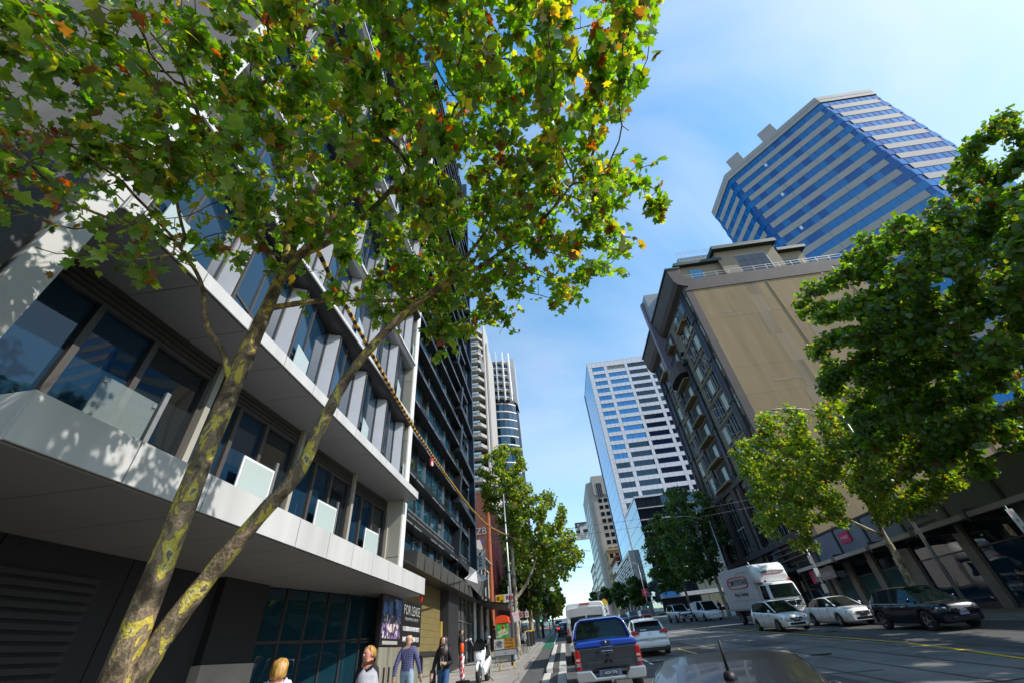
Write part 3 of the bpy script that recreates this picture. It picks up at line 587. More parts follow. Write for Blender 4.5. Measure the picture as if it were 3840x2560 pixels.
b = MB(); b.prism([(24.0,36.2),(22.9,35.4),(22.2,36.4),(21.9,50.6),(22.6,50.9),(23.6,46.5),(24.0,46)], 56.6, 57.3, 'y'); mw(b, 'blade_fin', T, mat('mauve_fin',(.20,.17,.23),.45,var=.08))
pw('lift_box', T, mat('grey_clad',(.28,.30,.33),.45,var=.06), 22.4, 25.4, 55, 58.6, 46, 51.2)
# lower storeys in the shade
for k in range(4):
    y = 46.5+k*5.0
    for j in range(3): tface('tall_window', glD, y+j*.95, y+.78+j*.95, 9.2, 15.4, 0, .05); tface('window_frame', wfm, y+.36+j*.95, y+.42+j*.95, 9.2, 15.4, 0, .07)
    tface('pier', br_, y+3.3, y+4.5, 2.3, 16.2, 0, .35); tface('transom', wfm, y, y+2.7, 11.9, 12.05, 0, .08)
tface('string_course', br_, 44.6, 66.9, 8.4, 8.95, 0, .5); tface('string_course', br_, 44.6, 66.9, 16.1, 16.75, 0, .4)
for k in range(6): tface('shop_pane', glD, 45+k*3.6, 48+k*3.6, 3.4, 6.6, 0, .05)
for z in (7.0,7.5,8.0): tface('louvre_bar', M['steel'], 44.7, 52, z, z+.05, 0, .6)
b = MB(); b.prism([(24.3,5.9),(21.2,5.7),(21.2,5.95),(24.3,6.2)], 45, 66, 'y'); mw(b, 'street_canopy', T, M['dkgrey'])
# penthouse
ph = mat('penthouse_render',(.30,.235,.16),.8,var=.1); bg_ = mat('blue_glass',(.05,.2,.34),.05,metal=.4,var=0)
pw('penthouse', T, ph, 25.2, 33.0, 45.6, 66, 43.4, 47.4); pw('penthouse', T, ph, 31.5, 40.5, 45.0, 66, 43.4, 49.2); pw('penthouse', T, ph, 40.6, 44.8, 46, 66, 43.4, 48.0)
pw('penthouse_eave', T, gn, 24.6, 32.0, 44.9, 66.3, 47.42, 48.0); pw('penthouse_eave', T, gn, 31.0, 41.0, 44.2, 66.4, 49.22, 49.9); pw('penthouse_eave', T, gn, 41.02, 45.4, 45.2, 66, 48.02, 48.6)
pw('penthouse_window', T, bg_, 26.7, 28.6, 45.55, 45.59, 43.9, 46.6)
for i in range(4):
    for j in range(3): pw('penthouse_pane', T, glD, 34.1+i*1.15, 35.2+i*1.15, 44.94, 44.98, 43.9+j*1.3, 45.14+j*1.3)
pw('penthouse_frame', T, wfm, 34.0, 38.8, 44.985, 45.0, 43.8, 47.9)
for i in range(2): pw('penthouse_pane', T, glD, 41.3+i*1.1, 42.3+i*1.1, 45.9, 45.96, 43.9, 46.3)
pw('plant_screen', T, mat('ribbed_grey',(.36,.38,.41),.5,var=.06), 28.5, 38, 50, 60, 48, 54.2)
for i in range(34): pw('screen_rib', T, MATS['ribbed_grey'], 28.6+i*.28, 28.72+i*.28, 49.93, 50, 49.9, 54.2)
for x0, x1, y, z in ((24.1,48,44.25,44.4),(28.4,38.2,49.7,55.4)):
    pw('roof_rail', T, M['steel'], x0, x1, y, y+.05, z, z+.05); pw('roof_rail', T, M['steel'], x0, x1, y, y+.05, z-.45, z-.41)
    for i in range(14): pw('rail_post', T, M['steel'], lerp(x0,x1,i/13), lerp(x0,x1,i/13)+.05, y, y+.05, z-1.1, z)
# ---- blue banded octagonal tower
G = thing('blue_banded_tower', 'tall octagonal office tower striped with blue glass and grey bands', 'building', (84,72,3.6))
PL = [(60.9,78.2),(61.1,66.1),(77.4,48.6),(90.4,48.6),(107,66),(107,78.2),(90.4,95),(77.4,95)]
gb = glass('tower_glass_blue',(.012,.15,.37),.05,metal=.5,wob=.02,ws=.5); gb2 = glass('tower_glass_blue_dark',(.008,.085,.27),.05,metal=.5,wob=.02,ws=.5); gb3 = glass('tower_glass_teal',(.015,.14,.32),.06,metal=.5,wob=.02,ws=.5)
spm = mat('grey_precast',(.40,.37,.355),.75,var=.08,scale=.4,bump=.1)
def inset(p, d): c = (84.1,71.8); v = Vector((p[0]-c[0],p[1]-c[1])); l = v.length; return (c[0]+v.x*(l-d)/l, c[1]+v.y*(l-d)/l)
b = MB(); b.prism([inset(p,.30) for p in PL], 3, 101, 'z'); mw(b, 'tower_core', G, gb2)
b = MB(); b.prism([inset(p,-.05) for p in PL], 100.2, 101.6, 'z'); mw(b, 'parapet', G, spm)
b = MB(); b.prism([inset(p,-.02) for p in PL], 98.9, 100.15, 'z'); mw(b, 'parapet', G, spm)
npane = 0; rest = MB()
for fl_ in range(25):
    zt = 98.8-fl_*3.8
    for (pa, pb_, np_) in ((PL[0],PL[1],8),(PL[1],PL[2],16),(PL[2],PL[3],9)):
        a, b_ = Vector(pa+(0,)), Vector(pb_+(0,)); d = (b_-a).normalized(); ln = (b_-a).length; an = math.atan2(d.y,d.x); n = Vector((d.y,-d.x,0))
        if n.dot(Vector((84,72,0))-a) > 0: n = -n
        for i in range(np_):
            c = a+d*(ln*(i+.5)/np_)-n*.22; w_ = ln/np_-.07
            if npane < 290 and fl_ < 10:
                place('window_pane', unit((gb,gb,gb2,gb,gb3,gb,gb2,gb,gb,gb2,gb)[(i*i*3+fl_*7+i)%11]), G, (c.x-84,c.y-72,zt-1.0-3.6), (w_,.06,1.96), (0,0,an)); npane += 1
            else: rest.obox((c.x,c.y,zt-1.0), (w_,.06,1.96), Matrix.Rotation(an,3,'Z'))
        for i in range(1,np_): c = a+d*(ln*i/np_)-n*.17; place('mullion', unit(gb2), G, (c.x-84,c.y-72,zt-1.0-3.6), (.09,.05,1.98), (0,0,an)) if fl_ < 9 else None
        if fl_%3 == 1 and np_ > 10: c = a+d*(ln*((fl_*5)%np_+.5)/np_)-n*.15; place('blind', unit(M['whitepl']), G, (c.x-84,c.y-72,zt-.7-3.6), (.5,.05,1.1), (0,0,an))
        ns = 1 if np_ < 10 else 3
        for s in range(ns):
            u0, u1 = 1.1+(ln-2.2)*s/ns, 1.1+(ln-2.2)*(s+1)/ns-.05; c = a+d*((u0+u1)/2)-n*.17
            place('spandrel_panel', unit(spm), G, (c.x-84,c.y-72,zt-2.9-3.6), (u1-u0,.10,1.74), (0,0,an))
mw(rest, 'window_panes', G, gb)['kind'] = 'stuff'
for x, y in ((64.3,63.6),(70.6,56.9)): place('roof_plant', unit(spm), G, (x-84+1.6,y-72+1.7,104.2-3.6), (3.6,3.2,5.6), (0,0,math.atan2(-17.5,16.3)))
# ---- white gridded tower with glass flank
Wt = thing('white_grid_tower', 'white panelled office tower with rows of dark windows and a glass flank', 'building', (40,158,7))
wp = mat('white_tile_cladding',(.66,.67,.72),.4,var=.05,scale=.2); wdk = glass('tower_window_dark',(.012,.016,.03),.03,wob=0); wbl = glass('tower_window_sky',(.10,.28,.48),.03,metal=.6,wob=.01,ws=.2)
pw('tower_core', Wt, core, 25.1, 62, 145.6, 172.5, 6, 96.5)
cols = [(26.3,31.3),(32.6,40.1),(41.3,48.9),(50.1,57.7),(58.9,61.5)]
pan = MB(); rowz = [95.05-3.5*k for k in range(24)]
for k in range(24):
    zt = rowz[k]; zb = zt-1.95
    nxt = rowz[k+1] if k < 23 else zb-1.55
    for i, (x0, x1) in enumerate(cols):
        sky_ = (i == 0 and k < 12) or (i == 1 and 0 < k < 10)
        for j in range(3):
            w_ = (x1-x0)/3; pw('window_pane', Wt, (M['concrete'] if (i==1 and k==0) else (wbl if sky_ else wdk)), x0+j*w_+.04, x0+(j+1)*w_-.04, 145.32, 145.36, zb, zt) if k < 20 else None
        n = max(2, round((x1-x0)/1.9))
        for j in range(n): pan.box(lerp(x0,x1,j/n)+.03, lerp(x0,x1,(j+1)/n)-.03, 145.0, 145.5, nxt+.03, zb-.03)
    for x0, x1 in [(24.6,26.25)]+[(cols[i][1]+.02,cols[i+1][0]-.02) for i in range(4)]+[(61.55,62.5)]:
        pan.box(x0+.02, x1-.02, 145.0, 145.5, zb+.02, zt-.02); pan.box(x0+.02, x1-.02, 145.0, 145.5, nxt+.03, zb-.03)
for k in range(20): pan.box(24.6+k*1.9+.03, 24.6+(k+1)*1.9-.03, 144.98, 145.5, 95.1, 97.4)
mw(pan, 'cladding_panels', Wt, wp)['kind'] = 'stuff'
pw('roof_edge', Wt, wp, 24.55, 62.6, 144.95, 173, 97.42, 97.8)
gW = glass('flank_glass',(.16,.38,.62),.03,metal=.7,wob=.004,ws=.15)
pw('flank_stile', Wt, mat('grey_stile',(.12,.13,.15),.4,var=.05), 24.4, 25.1, 172.6, 173.6, 6, 97.4); pw('flank_stile', Wt, wp, 24.5, 25.1, 145.52, 146.3, 6, 97.4)
for k in range(24):
    for j in range(10):
        if k*10+j < 240: pw('flank_pane', Wt, gW, 24.62, 24.7, 146.4+j*2.62, 146.4+(j+1)*2.62-.07, 93.6-3.5*k, 93.6-3.5*k+3.42)
# ---- glass corner building in front of it
Gc = thing('glass_corner_block', 'low glass corner block with white horizontal blades behind the dark tree', 'building', (32,129,6.4))
gG = glass('corner_glass',(.22,.36,.45),.03,metal=.75,wob=.01,ws=.2)
pw('core', Gc, core, 24.3, 44, 118.4, 140, 6, 32.8)
for k in range(9):
    z = 6.6+k*2.95
    for j in range(9): pw('glass_pane', Gc, gG, 24.0, 24.08, 118.1+j*2.42, 118.1+(j+1)*2.42-.1, z, z+2.85)
    for j in range(7): pw('glass_pane', Gc, wdk, 24.2+j*2.8, 24.2+(j+1)*2.8-.1, 118.0, 118.08, z, z+2.85)
    pw('blade', Gc, M['white_p'], 24.1, 43.9, 117.2, 117.95, z-.08, z+.12)
pw('roof_edge', Gc, wp, 23.9, 44.2, 117.8, 140.2, 33.1, 33.6); pw('shop_fascia', Gc, M['white_p'], 24, 44, 116.6, 117.9, 9.4, 10.2)
pw('blue_sign', Gc, mat('blue_sign',(.02,.16,.45),.4,var=.1), 24.2, 28.5, 116.4, 116.55, 9.5, 10.6)
# ---- white slatted podium
Pd = thing('slatted_podium', 'white building face cut by irregular dark horizontal slots', 'building', (22,161,7.5))
pw('backing', Pd, core, 22.9, 24.4, 140.4, 180.5, 14.2, 23.2)
for k in range(11):
    y = 141.0; z = 14.6+k*.76
    while y < 179.5:
        l = random.choice((4,6,9,13)); e = min(y+l,180); pw('white_slat', Pd, M['white_p'], 22.55, 22.9, y, e, z, z+.46); y = e+random.choice((.7,1.5,2.5))
pw('edge_band', Pd, M['white_p'], 22.4, 24.4, 140.2, 180.6, 22.95, 23.9); pw('edge_band', Pd, M['white_p'], 22.4, 24.4, 140.2, 180.6, 13.6, 14.3); pw('edge_post', Pd, M['white_p'], 22.35, 24.4, 139.6, 141.0, 7, 23.9)
for k in range(6): pw('column', Pd, M['steel'], 22.6, 23.3, 143+k*7, 143.8+k*7, 6.5, 13.6)
# ---- brick, cream and far buildings up the right side
def block(name, label, x0, x1, y0, y1, zt, m, cat='building', rows=6, colw=3.2, wz=1.7, wy=1.5, front=True, z0=None, wm=None):
    z0 = GZ(y0)-.5 if z0 is None else z0
    t = thing(name, label, cat, ((x0+x1)/2,(y0+y1)/2,z0)); pw('wall', t, m, x0, x1, y0, y1, z0, zt)
    pw('cornice', t, m, x0-.35, x1, y0-.35, y1+.3, zt-.9, zt-.3)
    dz = (zt-z0-4.5)/rows
    for r in range(rows):
        z = z0+4.2+r*dz
        for k in range(int((y1-y0-.6)/colw)): y = y0+.8+k*colw; pw('window', t, wm or glD, x0-.04, x0+.05, y, y+wy, z, z+wz); pw('sill', t, m, x0-.15, x0, y-.1, y+wy+.1, z-.2, z-.02)
        if front:
            for k in range(int((x1-x0-.6)/colw)): x = x0+.8+k*colw; pw('window', t, wm or glD, x, x+wy, y0-.04, y0+.05, z, z+wz)
    return t
block('brick_block', 'small dark red brick building beyond the white slatted face', 23.8, 36, 182, 204, 29.5, brickmat('maroon_brick',(.22,.045,.035),(.16,.035,.03),(.2,.15,.14),1.6), rows=4, colw=3, wz=2.2)
block('cream_block', 'narrow ornate cream building beside the far beige tower', 23.6, 34, 205, 217, 36, mat('cream_stone',(.50,.38,.20),.8,var=.2,scale=.6), rows=6, colw=2.6)
bt = thing('beige_rounded_tower', 'beige stone tower with rounded corner left of the white tower', 'building', (30,235,11))
bs = mat('beige_granite',(.42,.38,.34),.7,var=.1,scale=.2)
cur = [(24.2,220)]+[(23.0-2.6*math.sin(rad(a))+1.0, 222.6-2.6*math.cos(rad(a))) for a in range(0,91,15)]+[(21.4,262),(46,262),(46,220)]
b = MB(); b.prism(cur, 10, 71, 'z'); mw(b, 'wall', bt, bs); b = MB(); b.prism([(24.6,219.6),(33,219.6),(33,240),(24.6,240)], 64, 74, 'z'); mw(b, 'top_block', bt, bs)
pw('big_window', bt, glA, 26.4, 29.2, 219.5, 219.58, 63, 70)
for k in range(3): pw('window_bar', bt, bs, 26.4+k*.95, 26.55+k*.95, 219.42, 219.49, 63, 70)
for k in range(15):
    z = 14+k*3.3
    for x in (26.2, 29.0): pw('window', bt, glD, x, x+1.9, 219.9, 220.02, z, z+1.8)
    for y in range(9): pw('window', bt, glA if y%2 else glD, 21.3, 21.45, 226+y*4, 228.4+y*4, z, z+1.9)
block('far_block', 'small grey building at the far end of the right side', 21.5, 40, 268, 300, 40, mat('far_grey',(.32,.28,.26),.8,var=.1,scale=.2), rows=6, colw=4.5, wz=2.2, wy=2.2)
block('far_block', 'low pale building closing the street behind the far trees', 22.2, 40, 302, 330, 33, mat('far_pale',(.45,.42,.40),.8,var=.1,scale=.2), rows=4, colw=5, wz=2.2, wy=2.2)
# ---- low shops on the right with a street canopy
Rl = thing('low_shop_row', 'low grey panelled shop row with a pale canopy on the right footpath', 'building', (27,28,1.4))
pnl = mat('blue_grey_panel',(.17,.19,.235),.45,var=.12,scale=.6); pier = mat('pale_stone_pier',(.24,.22,.20),.7,var=.15,scale=1.5)
pw('core', Rl, core, 24.3, 40, 4, 44.1, .5, 7.5)
yy = 44.0; k = 0
while yy > 4:
    w_ = 3.9; pw('wall_panel', Rl, pnl if k < 3 else mat('grey_stone_panel',(.15,.14,.14),.6,var=.15,scale=.8), 23.95, 24.3, yy-w_+.1, yy-.1, 6.05, 7.9)
    pw('panel_post', Rl, M['dkgrey'], 23.86, 24.28, yy-.09, yy+.09, 5.9, 7.95); yy -= w_; k += 1
pw('parapet', Rl, M['dkgrey'], 23.9, 24.6, 4, 44.1, 7.96, 8.1)
cm = mat('pale_canopy',(.36,.345,.325),.5,var=.12,scale=1)
for y0, y1 in ((38.0,43.9),(33.4,37.5),(28.9,32.9),(24.9,28.4),(19.5,24.4),(13,19),(5,12.5)):
    b = MB(); b.prism([(24,5.78),(21.5,5.46),(21.5,5.70),(24,6.02)], y0, y1, 'y'); mw(b, 'canopy', Rl, cm); pw('canopy_bracket', Rl, M['dkgrey'], 21.6, 24, y1+.12, y1+.24, 5.3, 5.9)
for y in (43.4, 40.6, 37.4, 34.0, 30.0+3.4, 28.6, 24.2, 20, 16, 11, 7):
    pw('pier', Rl, pier, 23.9, 24.3, y-.35, y+.35, .5, 5.75)
gs = glass('shop_green_glass',(.03,.075,.075),.05,wob=.02)
for y0, y1 in ((41.0,43.0),(37.8,40.2),(34.4,37.0),(29.0,33.0),(24.6,28.2),(20.4,23.8),(16.4,19.6),(11.4,15.6)):
    pw('shop_pane', Rl, gs if y0>33 else glA, 24.1, 24.16, y0, y1, GZ(y0)+.5, 4.4); pw('shop_pane', Rl, glD, 24.1, 24.16, y0, y1, 4.5, 5.6); pw('stall_riser', Rl, M['dkgrey'], 24.05, 24.25, y0, y1, GZ(y0)-.1, GZ(y0)+.48); pw('shop_transom', Rl, M['frame'], 24.05, 24.2, y0, y1, 4.41, 4.49)
pk = mat('magenta_red',(.62,.02,.10),.45,var=.08)
def rsign(name, label, m, x0, x1, y0, y1, z0, z1): 
    t = thing(name, label, 'sign', ((x0+x1)/2,(y0+y1)/2,z0)); pw('sign_board', t, m, x0, x1, y0, y1, z0, z1); return t
s1 = rsign('wall_sign', 'square magenta red sign on the blue grey wall panels', pk, 23.84, 23.93, 38.05, 39.45, 6.75, 7.5)
text('O', 'lettering', s1, wt, (-.047,.45,.37), .3, R_WEST, .002)
for z in (7.18,7.06): pw('print_line', s1, wt, 23.832, 23.839, 38.3, 38.95, z, z+.04)
s2 = rsign('hanging_sign', 'grey hanging sign with a magenta edge under the right canopy', mat('grey_sign',(.22,.20,.20),.5,var=.1), 22.2, 22.3, 39.6, 43.0, 4.55, 5.4)
pw('sign_edge', s2, pk, 22.16, 22.34, 43.0, 43.35, 4.5, 5.45); text('O', 'lettering', s2, M['black'], (-.053,1.0,.4), .5, R_WEST, .002)
for z in (4.95,4.8): pw('print_line', s2, gt, 22.19, 22.199, 40.2, 41.6, z, z+.06)
for y in (40.2,42.4): pw('sign_rod', s2, M['steel'], 22.23, 22.27, y, y+.04, 5.4, 5.6)
text('LEASE', 'lettering', Rl, M['black'], (23.944-27,30.6-28,6.75-1.4), .62, R_WEST, .004, bold=.015); pw('print_line', Rl, M['black'], 23.935, 23.949, 29.4, 31.9, 6.22, 6.32)
# ================================================================ trees
def leafmat(name, rough=.45, tr=.62, gain=(2.5,2.2,.4)):
    m = bpy.data.materials.new(name); m.use_nodes = True; n = m.node_tree; n.nodes.clear(); l = n.links.new
    at = n.nodes.new('ShaderNodeAttribute'); at.attribute_name = 'tint'
    di = n.nodes.new('ShaderNodeBsdfDiffuse'); trn = n.nodes.new('ShaderNodeBsdfTranslucent'); gl = n.nodes.new('ShaderNodeBsdfGlossy'); gl.inputs['Roughness'].default_value = rough; gl.inputs['Color'].default_value = (.9,.95,1,1)
    mu = n.nodes.new('ShaderNodeMix'); mu.data_type = 'RGBA'; mu.blend_type = 'MULTIPLY'; mu.inputs[0].default_value = 1; mu.inputs[7].default_value = tuple(gain)+(1,)
    no = n.nodes.new('ShaderNodeTexNoise'); no.inputs['Scale'].default_value = 30; g2 = n.nodes.new('ShaderNodeNewGeometry'); l(g2.outputs['Position'], no.inputs['Vector'])
    mr = n.nodes.new('ShaderNodeMapRange'); mr.inputs[3].default_value = .7; mr.inputs[4].default_value = 1.25; l(no.outputs['Fac'], mr.inputs[0])
    sc = n.nodes.new('ShaderNodeVectorMath'); sc.operation = 'SCALE'; l(at.outputs['Color'], sc.inputs[0]); l(mr.outputs[0], sc.inputs['Scale'])
    l(sc.outputs[0], di.inputs['Color']); l(sc.outputs[0], mu.inputs[6]); l(mu.outputs[2], trn.inputs['Color'])
    m1 = n.nodes.new('ShaderNodeMixShader'); m1.inputs[0].default_value = tr; l(di.outputs[0], m1.inputs[1]); l(trn.outputs[0], m1.inputs[2])
    m2 = n.nodes.new('ShaderNodeMixShader'); m2.inputs[0].default_value = .05; l(m1.outputs[0], m2.inputs[1]); l(gl.outputs[0], m2.inputs[2])
    o = n.nodes.new('ShaderNodeOutputMaterial'); l(m2.outputs[0], o.inputs['Surface']); return m
LEAF = leafmat('plane_leaf')
def barkmat(name, cols, sc):
    m = mat(name, (.2,.2,.2), .85, var=0); n = m.node_tree; b = n.nodes['Principled BSDF']; l = n.links.new
    g2 = n.nodes.new('ShaderNodeNewGeometry'); mp_ = n.nodes.new('ShaderNodeMapping'); mp_.inputs['Scale'].default_value = (1,1,.6); mp_.inputs['Location'].default_value = (3.1,1.7,.45); l(g2.outputs['Position'], mp_.inputs[0])
    vo = n.nodes.new('ShaderNodeTexNoise'); vo.inputs['Scale'].default_value = sc; vo.inputs['Detail'].default_value = 4; vo.inputs['Distortion'].default_value = .4; l(mp_.outputs[0], vo.inputs['Vector'])
    r = n.nodes.new('ShaderNodeValToRGB'); r.color_ramp.interpolation = 'CONSTANT'; e = r.color_ramp.elements
    while len(e) < len(cols): e.new(.5)
    for i, (p, c) in enumerate(cols): e[i].position = p; e[i].color = tuple(c)+(1,)
    n2 = n.nodes.new('ShaderNodeTexNoise'); n2.inputs['Scale'].default_value = sc*6; n2.inputs['Detail'].default_value = 6; l(g2.outputs['Position'], n2.inputs['Vector'])
    mi = n.nodes.new('ShaderNodeMix'); mi.data_type = 'RGBA'; mi.blend_type = 'MULTIPLY'; mi.inputs[0].default_value = .55; l(vo.outputs['Fac'], r.inputs[0]); l(r.outputs[0], mi.inputs[6]); l(n2.outputs['Fac'], mi.inputs[7])
    hs = n.nodes.new('ShaderNodeVectorMath'); hs.operation = 'SCALE'; hs.inputs['Scale'].default_value = 1.55; l(mi.outputs[2], hs.inputs[0]); l(hs.outputs[0], b.inputs['Base Color'])
    bp = n.nodes.new('ShaderNodeBump'); bp.inputs['Strength'].default_value = .9; bp.inputs['Distance'].default_value = .015; ad = n.nodes.new('ShaderNodeMath'); l(r.outputs[0], ad.inputs[0]); l(n2.outputs['Fac'], ad.inputs[1]); l(ad.outputs[0], bp.inputs['Height']); l(bp.outputs[0], b.inputs['Normal']); return m
BARK = barkmat('plane_bark', [(.0,(.06,.04,.022)),(.38,(.12,.085,.048)),(.47,(.22,.16,.095)),(.515,(.17,.12,.07)),(.545,(.42,.33,.05)),(.62,(.50,.42,.12)),(.655,(.16,.13,.09)),(1,(.11,.09,.065))], 7.5)
BARK2 = barkmat('street_tree_bark', [(.0,(.12,.10,.075)),(.42,(.25,.21,.15)),(.5,(.42,.37,.26)),(.6,(.30,.25,.17)),(1,(.16,.13,.09))], 3.0)
BDARK = mat('twig_bark',(.06,.045,.03),.9,var=.3,scale=8)
_h = [(0,0),(.30,-.10),(.33,.08),(.66,.13),(.48,.33),(.60,.60),(.27,.60)]
LEAF_HI = np.array([(0,.36,.02)]+[(x,y,-.28*abs(x)+.05*math.sin(5*y)) for x,y in _h]+[(0,1.02,-.16)]+[(-x,y,-.28*abs(x)+.06*math.cos(4*y)) for x,y in _h[:0:-1]])
LEAF_HI_F = [(0,i,i+1) for i in range(1,14)]+[(0,14,1)]
LEAF_LO = np.array([(0,0,0),(.5,.22,-.12),(.36,.66,-.12),(0,1,-.1),(-.36,.66,-.06),(-.5,.22,-.14)])
LEAF_LO_F = [(0,1,2),(0,2,3),(0,3,4),(0,4,5)]
def rotm(n, rng, updot):
    """random frames: leaf normal leaning to 'up' by updot"""
    nrm = rng.normal(size=(n,3)); nrm /= np.linalg.norm(nrm,axis=1)[:,None]; nrm += np.array([0,0,updot]); nrm /= np.linalg.norm(nrm,axis=1)[:,None]
    t = rng.normal(size=(n,3)); t[:,2] -= .5; t -= nrm*np.sum(t*nrm,1)[:,None]; t /= np.linalg.norm(t,axis=1)[:,None]
    return np.stack([np.cross(t,nrm), t, nrm], 2)        # columns x, y(tip), z
def tints(n, rng, pal):
    w = np.array([p[0] for p in pal]); k = rng.choice(len(pal), n, p=w/w.sum()); c = np.array([p[1] for p in pal])[k]
    return np.clip(c*(1+rng.normal(size=(n,1))*.22)*(1+rng.normal(size=(n,3))*.08), .004, 1)
def leafmesh(name, P, R, s, tint, T_, F_, curl=None):
    n = len(P); TT = np.repeat(T_[None],n,0)
    if curl is not None: TT = TT.copy(); TT[:,:,2] = TT[:,:,2]*curl[:,:1]+TT[:,:,1]**2*curl[:,1:2]+TT[:,:,0]*TT[:,:,1]*curl[:,2:3]
    V = np.einsum('nij,nkj->nki', R, TT)*s[:,None,None]+P[:,None,:]
    k = len(T_); me = bpy.data.meshes.new(name); fa = np.array(F_); nf = len(fa)
    idx = (fa[None]+np.arange(n)[:,None,None]*k).reshape(-1)
    me.vertices.add(n*k); me.vertices.foreach_set('co', V.reshape(-1).astype(np.float32))
    me.loops.add(n*nf*3); me.loops.foreach_set('vertex_index', idx.astype(np.int32))
    me.polygons.add(n*nf); me.polygons.foreach_set('loop_start', np.arange(0,n*nf*3,3,dtype=np.int32))
    at = me.attributes.new('tint','FLOAT_COLOR','POINT'); at.data.foreach_set('color', np.repeat(np.concatenate([tint,np.ones((n,1))],1),k,0).reshape(-1).astype(np.float32))
    me.materials.append(LEAF); me.update(calc_edges=True); me.validate(); return me
def ell_sample(ells, n, rng, pw_=2.2):
    w = np.array([e[2] for e in ells]); w = w/w.sum(); out = []
    for e, k in zip(ells, (w*n).astype(int)):
        v = rng.normal(size=(k,3)); v /= np.linalg.norm(v,axis=1)[:,None]; r = rng.random(k)**(1/pw_); out.append(np.array(e[0])+v*r[:,None]*np.array(e[1]))
    return np.concatenate(out)
def grow(nodes, parents, A_, step, kill, infl, iters=120, grav=0.):
    """space colonisation: branches grow towards the points of the crown"""
    pos = [np.array(p,float) for p in nodes]; par = list(parents); A_ = A_.copy()
    P = np.array(pos); d = np.linalg.norm(A_[:,None]-P[None],axis=2); near = d.argmin(1); dist = d.min(1)
    for it in range(iters):
        keep = dist > kill; A_, near, dist = A_[keep], near[keep], dist[keep]
        if len(A_) == 0: break
        act = dist < infl if (dist < infl).any() else dist <= dist.min()*1.05
        new = []
        for k in np.unique(near[act]):
            v = A_[act & (near==k)]-pos[k]; v = (v/np.linalg.norm(v,axis=1)[:,None]).sum(0); L_ = np.linalg.norm(v)
            if L_ < 1e-3: continue
            v = v/L_+RNG.normal(size=3)*.14; v[2] += grav; v /= np.linalg.norm(v); new.append((k, pos[k]+v*step))
        if not new: break
        base = len(pos)
        for k, p in new: pos.append(p); par.append(k)
        Q = np.array([p for _,p in new]); d = np.linalg.norm(A_[:,None]-Q[None],axis=2); j = d.argmin(1); m_ = d.min(1); up = m_ < dist
        near = np.where(up, j+base, near); dist = np.where(up, m_, dist)
    return np.array(pos), par
def skeleton(pos, par, tip, ex, fixed):
    n = len(pos); ch = [[] for _ in range(n)]
    for i, p in enumerate(par):
        if p >= 0: ch[p].append(i)
    r = np.zeros(n)
    for i in range(n-1,-1,-1): r[i] = max(tip, (sum(r[c]**ex for c in ch[i]))**(1/ex)) if ch[i] else tip
    return r, ch
def branches(pos, par, r, ch, start, nseg, rmax=None):
    b = MB(); done = set(); roots = [i for i in range(len(pos)) if i >= start and (par[i] < start)]
    stack = [(par[i], i) for i in roots]
    while stack:
        p, i = stack.pop(); ln = [p] if p >= 0 else []; rr = [min(r[i]*1.05, r[p])] if p >= 0 else []
        while True:
            ln.append(i); rr.append(r[i] if rmax is None else min(r[i],rmax))
            if not ch[i]: break
            cs = sorted(ch[i], key=lambda c: -r[c]); stack += [(i,c) for c in cs[1:]]; i = cs[0]
        if len(ln) > 1: b.tube([pos[k] for k in ln], rr, nseg if rr[0] > .012 else 4, cap=False)
    return b
